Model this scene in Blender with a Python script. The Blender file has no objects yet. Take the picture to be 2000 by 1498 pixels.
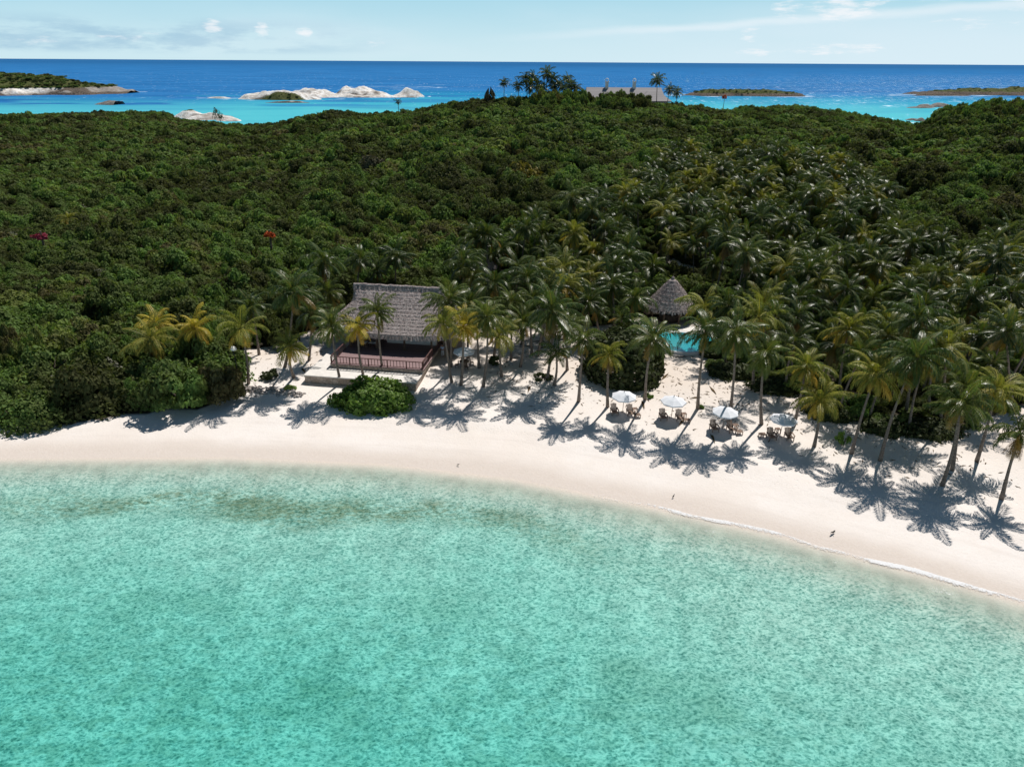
import bpy, math, random
import numpy as np
from mathutils import Vector, Matrix, Euler

# ------------------------------------------------------------------ scene, camera, light
SC = bpy.context.scene
COL = SC.collection
H, F, PITCH, ROLL = 36.0, 1387.0, math.radians(24.38), math.radians(0.36)
cam = bpy.data.cameras.new("camera")
cam.sensor_width = 36.0
cam.lens = 36.0 * F / 2000.0
cam.clip_start, cam.clip_end = 0.5, 120000.0
camo = bpy.data.objects.new("camera", cam)
COL.objects.link(camo)
CR = Matrix.Rotation(math.pi / 2 - PITCH, 3, 'X') @ Matrix.Rotation(ROLL, 3, 'Z')
camo.location = (0, 0, H)
camo.rotation_euler = CR.to_euler()
SC.camera = camo
SC.view_settings.view_transform = 'Standard'
SC.view_settings.look = 'None'
SC.view_settings.exposure = -0.01
SC.view_settings.gamma = 1.0
SC.cycles.max_bounces = 8
SC.cycles.transparent_max_bounces = 16
SC.cycles.diffuse_bounces = 3
SC.cycles.glossy_bounces = 2

SUN_AZ, SUN_EL = math.radians(34), math.radians(60)      # azimuth right of the view axis
sl = bpy.data.lights.new("sun", 'SUN')
sl.energy, sl.angle, sl.color = 4.4, math.radians(0.5), (1.0, 0.955, 0.9)
so = bpy.data.objects.new("sun", sl)
COL.objects.link(so)
sdir = Vector((math.sin(SUN_AZ) * math.cos(SUN_EL), math.cos(SUN_AZ) * math.cos(SUN_EL), math.sin(SUN_EL)))
so.rotation_euler = sdir.to_track_quat('Z', 'Y').to_euler()
so.location = sdir * 200


class NT:
    """Small node-tree helper."""
    def __init__(s, tree):
        s.t = tree
        for n in list(tree.nodes):
            tree.nodes.remove(n)

    def n(s, kind, props=None, **inp):
        nd = s.t.nodes.new(kind)
        for k, v in (props or {}).items():
            setattr(nd, k, v)
        for k, v in inp.items():
            sock = nd.inputs[int(k[1:])] if k[0] == 'i' and k[1:].isdigit() else nd.inputs[k.replace('_', ' ')]
            if hasattr(v, 'is_output') or isinstance(v, bpy.types.NodeSocket):
                s.t.links.new(v, sock)
            else:
                sock.default_value = v
        return nd

    def math(s, op, a, b=0.0, c=None, clamp=False):
        kw = dict(i0=a, i1=b)
        if c is not None:
            kw['i2'] = c
        nd = s.n('ShaderNodeMath', dict(operation=op, use_clamp=clamp), **kw)
        return nd.outputs[0]

    def mix(s, f, a, b, blend='MIX'):
        nd = s.n('ShaderNodeMix', dict(data_type='RGBA', blend_type=blend))
        for sock, v in ((nd.inputs[0], f), (nd.inputs[6], a), (nd.inputs[7], b)):
            if isinstance(v, bpy.types.NodeSocket):
                s.t.links.new(v, sock)
            elif sock.type == 'RGBA' and len(v) == 3:
                sock.default_value = (*v, 1)
            else:
                sock.default_value = v
        return nd.outputs[2]

    def rng(s, v, a, b, c=0.0, d=1.0, smooth=True):
        nd = s.n('ShaderNodeMapRange', dict(interpolation_type='SMOOTHSTEP' if smooth else 'LINEAR'), i0=v, i1=a, i2=b, i3=c, i4=d)
        return nd.outputs[0]

    def noise(s, vec, scale, detail=3.0, rough=0.55, dist=0.0):
        nd = s.n('ShaderNodeTexNoise', i2=scale, i3=detail, i4=rough)
        nd.inputs['Distortion'].default_value = dist
        if vec is not None:
            s.t.links.new(vec, nd.inputs[0])
        return nd.outputs[0]

    def ramp(s, fac, stops, interp='LINEAR'):
        nd = s.n('ShaderNodeValToRGB')
        s.t.links.new(fac, nd.inputs[0])
        cr = nd.color_ramp
        cr.interpolation = interp
        while len(cr.elements) < len(stops):
            cr.elements.new(0.5)
        for e, (p, c) in zip(cr.elements, stops):
            e.position, e.color = p, (*c, 1) if len(c) == 3 else c
        return nd.outputs[0]

    def link(s, a, b):
        s.t.links.new(a, b)


W = bpy.data.worlds.new("World")
SC.world = W
W.use_nodes = True
w = NT(W.node_tree)
sky = w.n('ShaderNodeTexSky', dict(sky_type='NISHITA', sun_disc=False, sun_elevation=SUN_EL, sun_rotation=SUN_AZ,
                                   altitude=10.0, air_density=0.6, dust_density=0.2, ozone_density=4.0))
geo = w.n('ShaderNodeTexCoord').outputs['Generated']
sep = w.n('ShaderNodeSeparateXYZ', i0=geo)
az = w.math('ARCTAN2', sep.outputs[0], sep.outputs[1])
el = w.math('ARCSINE', sep.outputs[2])
SKYB = w.n('ShaderNodeBackground')
SKYS = 0.062


def world_clouds():
    # clouds belong to directions of the sky, as in any sky dome
    cv = w.n('ShaderNodeCombineXYZ', i0=w.math('MULTIPLY', az, 1.0), i1=w.math('MULTIPLY', el, 4.2), i2=0.0).outputs[0]
    n1 = w.noise(cv, 9.0, 7.0, 0.62)
    n2 = w.noise(cv, 34.0, 6.0, 0.62)
    n3 = w.noise(cv, 3.1, 4.0, 0.5)
    # thin veil, thicker to the right
    veil = w.math('MULTIPLY', w.rng(w.math('ADD', n3, w.math('MULTIPLY', az, 0.24)), 0.40, 0.72), w.rng(el, 0.085, 0.03))
    # a long streak rising to the right
    line = w.math('SUBTRACT', el, w.math('ADD', 0.026, w.math('MULTIPLY', w.math('ADD', az, 0.03), 0.055)))
    line = w.math('ADD', line, w.math('MULTIPLY', w.math('SUBTRACT', n1, 0.5), 0.012))
    streak = w.math('MULTIPLY', w.rng(w.math('ABSOLUTE', line), 0.007, 0.0), w.rng(az, -0.08, 0.25))
    under = w.math('MULTIPLY', w.rng(line, 0.002, -0.004), w.rng(az, -0.12, 0.3, 0.0, 0.45))
    grey = w.math('MULTIPLY', w.math('MULTIPLY', w.rng(n1, 0.42, 0.60), w.rng(az, -0.10, -0.38)), w.math('MULTIPLY', w.rng(el, 0.05, 0.03), w.rng(el, 0.004, 0.012)))
    puffs = None
    for (pa, pe, ra, re, amp) in [(-.364, .0365, .011, .006, 1.0), (-.308, .0335, .0085, .0065, 1.0), (-.262, .031, .010, .005, .9), (-.45, .022, .03, .007, .5),
                             (-.172, .0205, .020, .006, .55), (.291, .031, .012, .008, .6), (.30, .014, .022, .006, .6), (.39, .058, .035, .013, 1.0), (.385, .016, .06, .006, .65),
                             (.33, .058, .02, .01, .7), (.47, .071, .05, .008, .8), (.575, .068, .03, .015, .9), (.53, .04, .04, .006, .5), (-.56, .018, .04, .005, .4)]:
        da = w.math('DIVIDE', w.math('SUBTRACT', az, pa), ra)
        de = w.math('DIVIDE', w.math('SUBTRACT', el, pe), re)
        r2 = w.math('ADD', w.math('MULTIPLY', da, da), w.math('MULTIPLY', de, de))
        b = w.math('MULTIPLY', w.math('SUBTRACT', 1.0, w.math('MULTIPLY', r2, 0.5), clamp=True), amp)
        puffs = b if puffs is None else w.math('MAXIMUM', puffs, b)
    pm = w.rng(w.math('ADD', puffs, w.math('MULTIPLY', w.math('SUBTRACT', n2, 0.5), 3.2)), 0.30, 1.25)
    pm = w.math('MULTIPLY', pm, w.rng(puffs, 0.0, 0.25))
    return veil, streak, under, grey, pm


veil, streak, under, grey, pm = world_clouds()
hsv = w.n('ShaderNodeHueSaturation', i0=0.487, i1=1.0, i2=1.0, Color=sky.outputs[0])
skyc = w.mix(1.0, hsv.outputs[0], (0.97, 1.06, 1.04), 'MULTIPLY')
K = 1.0 / SKYS
skyc = w.mix(w.rng(el, 0.20, 0.075), skyc, w.mix(w.rng(el, 0.0, 0.085), (0.62 * K, 0.82 * K, 0.89 * K), (0.41 * K, 0.70 * K, 0.83 * K)))
c = w.mix(w.math('MULTIPLY', grey, 0.7), skyc, (0.36 * K, 0.57 * K, 0.73 * K))
c = w.mix(w.math('MULTIPLY', veil, 0.35), c, (0.80 * K, 0.90 * K, 0.97 * K))
c = w.mix(w.math('MULTIPLY', under, 0.9), c, (0.72 * K, 0.86 * K, 0.95 * K))
c = w.mix(w.math('MULTIPLY', streak, 0.55), c, (0.86 * K, 0.93 * K, 0.98 * K))
c = w.mix(w.math('MULTIPLY', pm, 0.8), c, (0.93 * K, 0.95 * K, 0.98 * K))
w.link(c, SKYB.inputs[0])
SKYB.inputs[1].default_value = SKYS
wo = w.n('ShaderNodeOutputWorld', i0=SKYB.outputs[0])

# ------------------------------------------------------------------ helpers
rnd = random.Random(11)
nrs = np.random.RandomState(5)


def ray(px, py):
    return CR @ Vector(((px - 1000) / F, -(py - 749) / F, -1.0))


def gp(px, py, z=1.8):
    d = ray(px, py)
    t = (z - H) / d.z
    return Vector((0, 0, H)) + d * t


def atY(px, py, Y):
    d = ray(px, py)
    return Vector((0, 0, H)) + d * (Y / d.y)


def to_px(p):
    q = CR.transposed() @ (Vector(p) - Vector((0, 0, H)))
    return 1000 + F * q.x / -q.z, 749 - F * q.y / -q.z


def vnoise(x, y, seed=0):
    x = np.asarray(x, float); y = np.asarray(y, float)
    xi, yi = np.floor(x), np.floor(y)
    fx, fy = x - xi, y - yi
    fx, fy = fx * fx * (3 - 2 * fx), fy * fy * (3 - 2 * fy)

    def h(a, b):
        v = np.sin(a * 127.1 + b * 311.7 + seed * 74.7) * 43758.5453
        return v - np.floor(v)
    a, b, c_, d = h(xi, yi), h(xi + 1, yi), h(xi, yi + 1), h(xi + 1, yi + 1)
    return (a * (1 - fx) + b * fx) * (1 - fy) + (c_ * (1 - fx) + d * fx) * fy


def fbm(x, y, seed=0, octv=4):
    s, a, t = 0, 0.5, 0
    for k in range(octv):
        s = s + a * vnoise(x * 2 ** k, y * 2 ** k, seed + k)
        t += a
        a *= 0.5
    return s / t


def sstep(a, b, x):
    t = np.clip((np.asarray(x, float) - a) / (b - a), 0, 1)
    return t * t * (3 - 2 * t)


def inpoly(X, Y, poly):
    X = np.asarray(X, float); Y = np.asarray(Y, float)
    r = np.zeros(X.shape, bool)
    n = len(poly)
    for i in range(n):
        x1, y1 = poly[i]
        x2, y2 = poly[(i + 1) % n]
        if y1 == y2:
            continue
        c_ = ((y1 > Y) != (y2 > Y)) & (X < (x2 - x1) * (Y - y1) / (y2 - y1) + x1)
        r ^= c_
    return r


def tag(o, label=None, cat=None, group=None, kind=None):
    if label: o['label'] = label
    if cat: o['category'] = cat
    if group: o['group'] = group
    if kind: o['kind'] = kind
    return o


def empty(name, loc=(0, 0, 0), rz=0.0):
    o = bpy.data.objects.new(name, None)
    o.empty_display_size = 0.3
    COL.objects.link(o)
    o.location = loc
    o.rotation_euler = (0, 0, rz)
    return o


class MB:
    """Collects boxes, bars, tubes and lathes into one mesh."""
    def __init__(s):
        s.v, s.f, s.m = [], [], []

    def add(s, vs, fs, mi=0):
        k = len(s.v)
        s.v += [tuple(p) for p in vs]
        s.f += [tuple(i + k for i in f) for f in fs]
        s.m += [mi] * len(fs)
        return s

    def box(s, c_, d, rz=0.0, rx=0.0, bev=0.0, mi=0):
        M = Matrix.Translation(c_) @ Euler((rx, 0, rz)).to_matrix().to_4x4()
        x, y, z = d[0] / 2, d[1] / 2, d[2] / 2
        if bev <= 0:
            vs = [M @ Vector((a * x, b * y, e * z)) for e in (-1, 1) for a, b in ((-1, -1), (1, -1), (1, 1), (-1, 1))]
            fs = [(3, 2, 1, 0), (4, 5, 6, 7)] + [(i, (i + 1) % 4, 4 + (i + 1) % 4, 4 + i) for i in range(4)]
        else:
            vs = []
            for zz, q in ((-z, bev), (-z + bev, 0), (z - bev, 0), (z, bev)):
                vs += [M @ Vector((a * (x - q), b * (y - q), zz)) for a, b in ((-1, -1), (1, -1), (1, 1), (-1, 1))]
            fs = [(3, 2, 1, 0), (12, 13, 14, 15)]
            for r in range(3):
                fs += [(r * 4 + i, r * 4 + (i + 1) % 4, r * 4 + 4 + (i + 1) % 4, r * 4 + 4 + i) for i in range(4)]
        return s.add(vs, fs, mi)

    def bar(s, a, b, wd, ht, mi=0):
        a, b = Vector(a), Vector(b)
        d = b - a
        L = d.length
        q = d.to_track_quat('X', 'Z').to_matrix().to_4x4()
        M = Matrix.Translation((a + b) / 2) @ q
        x, y, z = L / 2, wd / 2, ht / 2
        vs = [M @ Vector((p * x, r * y, e * z)) for e in (-1, 1) for p, r in ((-1, -1), (1, -1), (1, 1), (-1, 1))]
        fs = [(3, 2, 1, 0), (4, 5, 6, 7)] + [(i, (i + 1) % 4, 4 + (i + 1) % 4, 4 + i) for i in range(4)]
        return s.add(vs, fs, mi)

    def tube(s, pts, rad, n=8, cap=True, mi=0):
        pts = [Vector(p) for p in pts]
        rad = rad if isinstance(rad, (list, tuple)) else [rad] * len(pts)
        vs, fs = [], []
        up = Vector((0.13, 0.99, 0.05))
        for i, p in enumerate(pts):
            d = (pts[min(i + 1, len(pts) - 1)] - pts[max(i - 1, 0)]).normalized()
            a = d.cross(up)
            if a.length < 1e-3: a = d.cross(Vector((1, 0, 0)))
            a.normalize()
            b = d.cross(a)
            for k in range(n):
                t = 2 * math.pi * k / n
                vs.append(p + (a * math.cos(t) + b * math.sin(t)) * rad[i])
        for i in range(len(pts) - 1):
            for k in range(n):
                fs.append((i * n + k, i * n + (k + 1) % n, (i + 1) * n + (k + 1) % n, (i + 1) * n + k))
        if cap:
            fs.append(tuple(range(n - 1, -1, -1)))
            fs.append(tuple((len(pts) - 1) * n + k for k in range(n)))
        return s.add(vs, fs, mi)

    def lathe(s, prof, n=24, c_=(0, 0, 0), mi=0, jitter=0.0):
        c_ = Vector(c_)
        vs, fs = [], []
        for (r, z) in prof:
            for k in range(n):
                t = 2 * math.pi * k / n
                j = 1 + rnd.uniform(-jitter, jitter)
                vs.append(c_ + Vector((math.cos(t) * r * j, math.sin(t) * r * j, z + rnd.uniform(-jitter, jitter))))
        for i in range(len(prof) - 1):
            for k in range(n):
                fs.append((i * n + k, i * n + (k + 1) % n, (i + 1) * n + (k + 1) % n, (i + 1) * n + k))
        return s.add(vs, fs, mi)

    def build(s, name, mats, parent=None, smooth=False):
        me = bpy.data.meshes.new(name)
        me.from_pydata(s.v, [], s.f)
        mats = mats if isinstance(mats, (list, tuple)) else [mats]
        for m in mats: me.materials.append(m)
        if len(mats) > 1: me.polygons.foreach_set('material_index', s.m)
        if smooth: me.polygons.foreach_set('use_smooth', [True] * len(me.polygons))
        me.update()
        o = bpy.data.objects.new(name, me)
        COL.objects.link(o)
        if parent: o.parent = parent
        return o


def mesh_obj(name, me, parent=None):
    o = bpy.data.objects.new(name, me)
    COL.objects.link(o)
    if parent: o.parent = parent
    return o


def mat(name):
    m = bpy.data.materials.new(name)
    m.use_nodes = True
    return m, NT(m.node_tree)


def simple(name, col, rough=0.7, var=0.15, scale=3.0, col2=None, bump=0.0, stretch=None, spec=0.3, metallic=0.0):
    m, t = mat(name)
    tc = t.n('ShaderNodeTexCoord').outputs['Object']
    if stretch:
        tc = t.n('ShaderNodeMapping', Vector=tc, Scale=stretch).outputs[0]
    nz = t.noise(tc, scale, 5.0, 0.6)
    c2 = col2 or tuple(x * (1 - 2 * var) for x in col)
    cc = t.mix(t.rng(nz, 0.3, 0.7), c2, tuple(min(1, x * (1 + var)) for x in col))
    b = t.n('ShaderNodeBsdfPrincipled', Base_Color=cc, Roughness=rough, Metallic=metallic)
    b.inputs['Specular IOR Level'].default_value = spec
    if bump:
        bn = t.n('ShaderNodeBump', Height=nz, Strength=bump, Distance=0.05)
        t.link(bn.outputs[0], b.inputs['Normal'])
    t.n('ShaderNodeOutputMaterial', i0=b.outputs[0])
    return m


# ------------------------------------------------------------------ terrain functions
SHX = np.array([-260, -120, -75, -50.5, -28, -12.5, 0, 11.5, 21.7, 27, 33.5, 37.8, 48, 60, 120])
SHY = np.array([52, 57.5, 60, 60.7, 61.2, 60.1, 57.6, 53.5, 49.4, 46.6, 43.4, 41.0, 35, 27, -14])


def shore_y(X):
    return np.interp(X, SHX, SHY)


def shore_s(X, Y):
    d = (shore_y(np.asarray(X) + 1.5) - shore_y(np.asarray(X) - 1.5)) / 3.0
    return (Y - shore_y(X)) / np.sqrt(1 + d * d)


SKY_T = [(-900, 222, 470), (-300, 222, 470), (0, 222, 470), (200, 217, 480), (315, 216, 470), (345, 230, 430), (440, 240, 390), (540, 239, 370), (600, 223, 350), (650, 213, 340),
         (720, 219, 330), (800, 213, 315), (870, 199, 305), (950, 190, 295), (1050, 187, 290), (1150, 188, 285), (1240, 193, 285), (1300, 195, 288), (1340, 199, 295),
         (1400, 211, 305), (1470, 206, 305), (1560, 203, 305), (1640, 214, 310), (1740, 231, 315), (1795, 241, 315), (1815, 232, 300), (1850, 216, 290), (1900, 206, 290), (2000, 202, 290), (2300, 202, 300), (3000, 205, 300)]
_u, _d, _z = [], [], []
for (px, py, D) in SKY_T:
    p = atY(px, py, D)
    _u.append(p.x / p.y); _d.append(D); _z.append(p.z - 3.6)
_u, _d, _z = map(np.array, (_u, _d, _z))


def ground(X, Y):
    X = np.asarray(X, float); Y = np.asarray(Y, float)
    s = shore_s(X, Y)
    und = (fbm(X * 0.06, Y * 0.06, 3, 3) - 0.5)
    beach = np.where(s < 0, np.maximum(0.14 * s, 0.028 * s - 0.62) , np.minimum(0.10 * s, 0.95) + 0.9 * sstep(9, 24, s))
    beach = np.where(s < -62, 0.028 * -62 - 0.62, beach)
    beach = beach + np.where(s < -3, und * 0.35 * sstep(-3, -12, s), 0) + np.where(s > 3, (fbm(X * 0.35, Y * 0.35, 9, 3) - 0.5) * 0.22 * sstep(3, 8, s), 0)
    u = X / np.maximum(Y, 1.0)
    Dc, zc = np.interp(u, _u, _d), np.interp(u, _u, _z)
    t = np.clip((Y - 108) / (Dc - 108), 0, 1)
    hill = 1.85 + (zc - 1.85) * (1.15 * t - 0.15 * t * t * t)
    hill = hill + und * 3.0 * sstep(0.05, 0.3, t) * (1 - sstep(0.85, 1.0, t))
    back = np.clip(Y - Dc, 0, None)
    hill = hill - np.maximum(0, back - 6) * 0.22
    hill = np.maximum(hill, -3.0)
    k = sstep(100, 114, Y)
    return beach * (1 - k) + hill * k


def gz(x, y):
    return float(ground(np.array([x]), np.array([y]))[0])


def hit(px, py, lift=0.0):
    d = ray(px, py)
    z = 1.5
    p = gp(px, py, z)
    for _ in range(12):
        z = gz(p.x, p.y) + lift
        p = gp(px, py, z)
    if p.y > 100 or p.y < 0:
        t = 25.0
        while t < 900:
            q = Vector((0, 0, H)) + d * t
            if q.z < gz(q.x, q.y) + lift:
                return q
            t += 1.0
    return p


# the sandy ground, landward edge given by where the trees begin
sand_px = [(-500, 870), (-200, 850), (0, 836), (100, 815), (250, 793), (400, 782), (437, 765), (447, 735), (443, 700), (470, 683), (560, 676), (590, 650), (650, 638), (760, 632), (870, 636), (1000, 632), (1135, 628),
           (1160, 640), (1250, 622), (1345, 622), (1395, 650), (1400, 722), (1480, 745), (1560, 772), (1650, 815), (1800, 855), (1900, 832), (2000, 792), (2120, 760), (2400, 760)]
SAND = [(gp(*p, 1.8).x, gp(*p, 1.8).y) for p in sand_px] + [(260, 60), (260, -200), (-300, -200), (-300, 60)]
clear_c = gp(1326, 537, 1.9)


def sand_mask(X, Y):
    j = (fbm(X * 0.4, Y * 0.4, 21, 3) - 0.5) * 2.0
    m = inpoly(X + j, Y + j, SAND).astype(float)
    m = np.maximum(m, (((X - clear_c.x) / 2.6) ** 2 + ((Y - clear_c.y) / 4.0) ** 2 < 1.0).astype(float))
    m = np.where(shore_s(X, Y) < 6, 1.0, m)
    return m


def make_ground():
    ys = np.concatenate([np.arange(2, 112, 0.55), np.arange(112, 200, 2.0), np.arange(200, 330, 3.5), np.arange(330, 660, 9.0)])
    xs = np.concatenate([-np.geomspace(700, 66, 60), np.arange(-65.5, 66, 0.55), np.geomspace(66.5, 700, 60)])
    X, Y = np.meshgrid(xs, ys)
    Z = ground(X, Y)
    nx, ny = len(xs), len(ys)
    co = np.stack([X, Y, Z], -1).reshape(-1, 3)
    idx = np.arange(nx * ny).reshape(ny, nx)
    f = np.stack([idx[:-1, :-1], idx[:-1, 1:], idx[1:, 1:], idx[1:, :-1]], -1).reshape(-1, 4)
    me = grid_mesh("island_ground", co, f)
    a = me.attributes.new("sand", 'FLOAT', 'POINT')
    a.data.foreach_set('value', sand_mask(X, Y).reshape(-1).astype(np.float32))
    a = me.attributes.new("shore", 'FLOAT', 'POINT')
    a.data.foreach_set('value', shore_s(X, Y).reshape(-1).astype(np.float32))
    me.materials.append(ground_mat())
    tag(mesh_obj("island_ground", me), kind='structure')


def grid_mesh(name, co, f):
    me = bpy.data.meshes.new(name)
    me.vertices.add(len(co))
    me.vertices.foreach_set('co', co.astype(np.float32).reshape(-1))
    me.loops.add(f.size)
    me.loops.foreach_set('vertex_index', f.astype(np.int32).reshape(-1))
    me.polygons.add(len(f))
    me.polygons.foreach_set('loop_start', np.arange(0, f.size, f.shape[1], dtype=np.int32))
    me.polygons.foreach_set('use_smooth', np.ones(len(f), bool))
    me.update(calc_edges=True)
    me.validate()
    return me


def ground_mat():
    m, t = mat("sand_and_soil")
    P = t.n('ShaderNodeNewGeometry').outputs['Position']
    z = t.n('ShaderNodeSeparateXYZ', i0=P).outputs[2]
    sand = t.n('ShaderNodeAttribute', dict(attribute_name='sand')).outputs['Fac']
    s = t.n('ShaderNodeAttribute', dict(attribute_name='shore')).outputs['Fac']
    big = t.noise(P, 0.09, 4.0)
    mid = t.noise(P, 0.7, 5.0, 0.6)
    fine = t.noise(P, 5.0, 4.0, 0.65)
    # tide lines run along the shore
    sv = t.n('ShaderNodeCombineXYZ', i0=s, i1=t.math('MULTIPLY', t.n('ShaderNodeSeparateXYZ', i0=P).outputs[0], 0.08), i2=0.0).outputs[0]
    tide = t.noise(sv, 0.9, 4.0, 0.6, 0.3)
    dry = t.mix(t.rng(big, 0.35, 0.65), (0.82, 0.745, 0.68), (0.86, 0.80, 0.75))
    dry = t.mix(t.math('MULTIPLY', t.rng(fine, 0.45, 0.75), 0.16), dry, (0.62, 0.53, 0.45))
    dry = t.mix(t.math('MULTIPLY', t.rng(mid, 0.5, 0.8), 0.16), dry, (0.64, 0.55, 0.47))
    dry = t.mix(t.math('MULTIPLY', t.math('MULTIPLY', t.rng(tide, 0.5, 0.72), t.rng(s, 16.0, 6.0)), 0.30), dry, (0.66, 0.58, 0.52))
    spk = t.noise(P, 9.0, 3.0, 0.7)
    wl = t.math('ADD', s, t.math('MULTIPLY', t.math('SUBTRACT', big, 0.5), 5.0))
    wrack = t.math('MULTIPLY', t.rng(spk, 0.56, 0.66), t.rng(t.math('ABSOLUTE', t.math('SUBTRACT', wl, 7.4)), 0.55, 0.1))
    dry = t.mix(t.math('MULTIPLY', wrack, 0.35), dry, (0.36, 0.28, 0.20))
    trod = t.math('MULTIPLY', t.rng(spk, 0.50, 0.66), t.rng(s, 7.0, 11.0))
    dry = t.mix(t.math('MULTIPLY', trod, 0.13), dry, (0.54, 0.46, 0.39))
    litter = t.math('MULTIPLY', t.rng(s, 16.0, 24.0), 0.5)
    dry = t.mix(litter, dry, (0.66, 0.55, 0.45))
    wet = t.mix(t.rng(fine, 0.3, 0.7), (0.67, 0.585, 0.515), (0.71, 0.63, 0.565))
    sandc = t.mix(t.rng(t.math('ADD', s, t.math('MULTIPLY', big, 3.0)), 5.6, 2.4), dry, wet)
    # sea bed with dark weed
    bed = t.mix(t.rng(mid, 0.3, 0.7), (0.41, 0.385, 0.33), (0.53, 0.50, 0.43))
    wp = t.n('ShaderNodeMapping', Vector=P, Scale=(0.55, 1.0, 1.0)).outputs[0]
    weed1 = t.rng(t.math('ADD', t.noise(wp, 0.16, 5.0, 0.62), t.math('MULTIPLY', t.math('SUBTRACT', mid, 0.5), 0.25)), 0.47, 0.68)
    mott = t.rng(t.noise(wp, 1.1, 4.0, 0.65), 0.42, 0.62)
    deepw = t.math('MULTIPLY', t.math('MAXIMUM', weed1, t.math('MULTIPLY', mott, 0.55)), t.rng(s, -9.0, -26.0))
    nl = t.math('ADD', s, t.math('MULTIPLY', t.math('SUBTRACT', t.noise(wp, 0.11, 2.0), 0.5), 9.0))
    band = t.math('MULTIPLY', t.rng(t.math('ABSOLUTE', t.math('ADD', nl, 6.9)), 3.0, 0.4),
                  t.math('ADD', t.math('MULTIPLY', t.rng(t.noise(wp, 0.33, 3.0, 0.6), 0.36, 0.62), 0.6), t.math('MULTIPLY', t.rng(t.noise(wp, 2.8, 4.0, 0.7), 0.42, 0.60), 0.65), None, True))
    xx = t.n('ShaderNodeSeparateXYZ', i0=P).outputs[0]
    band = t.math('MULTIPLY', band, t.math('MULTIPLY', t.rng(xx, 16.0, -8.0), t.rng(xx, -60.0, -34.0)))
    leftw = t.math('MULTIPLY', t.rng(xx, 14.0, -24.0), t.rng(s, -12.0, -30.0))
    bed = t.mix(t.math('MULTIPLY', t.math('MAXIMUM', deepw, t.math('MULTIPLY', leftw, t.rng(mott, 0.0, 1.0, 0.25, 0.75))), 0.72), bed, (0.15, 0.175, 0.105))
    bed = t.mix(t.math('MULTIPLY', band, 0.7), bed, (0.17, 0.105, 0.03))
    under_w = t.rng(z, 0.02, -0.22)
    sandc = t.mix(under_w, sandc, bed)
    soil = t.mix(t.rng(mid, 0.35, 0.7), (0.035, 0.030, 0.020), (0.075, 0.062, 0.04))
    col = t.mix(sand, soil, sandc)
    b = t.n('ShaderNodeBsdfPrincipled', Base_Color=col, Roughness=0.9)
    b.inputs['Specular IOR Level'].default_value = 0.12
    dots = t.n('ShaderNodeTexVoronoi', i2=2.2)
    t.link(P, dots.inputs[0])
    foot = t.math('MULTIPLY', t.rng(dots.outputs[0], 0.05, 0.35), 0.5)
    hgt = t.math('ADD', t.math('MULTIPLY', fine, 0.5), t.math('ADD', t.math('MULTIPLY', mid, 0.7), t.math('MULTIPLY', foot, t.rng(s, 5.0, 9.0))))
    bn = t.n('ShaderNodeBump', Height=hgt, Strength=0.5, Distance=0.13)
    t.link(bn.outputs[0], b.inputs['Normal'])
    t.n('ShaderNodeOutputMaterial', i0=b.outputs[0])
    return m


make_ground()


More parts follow.
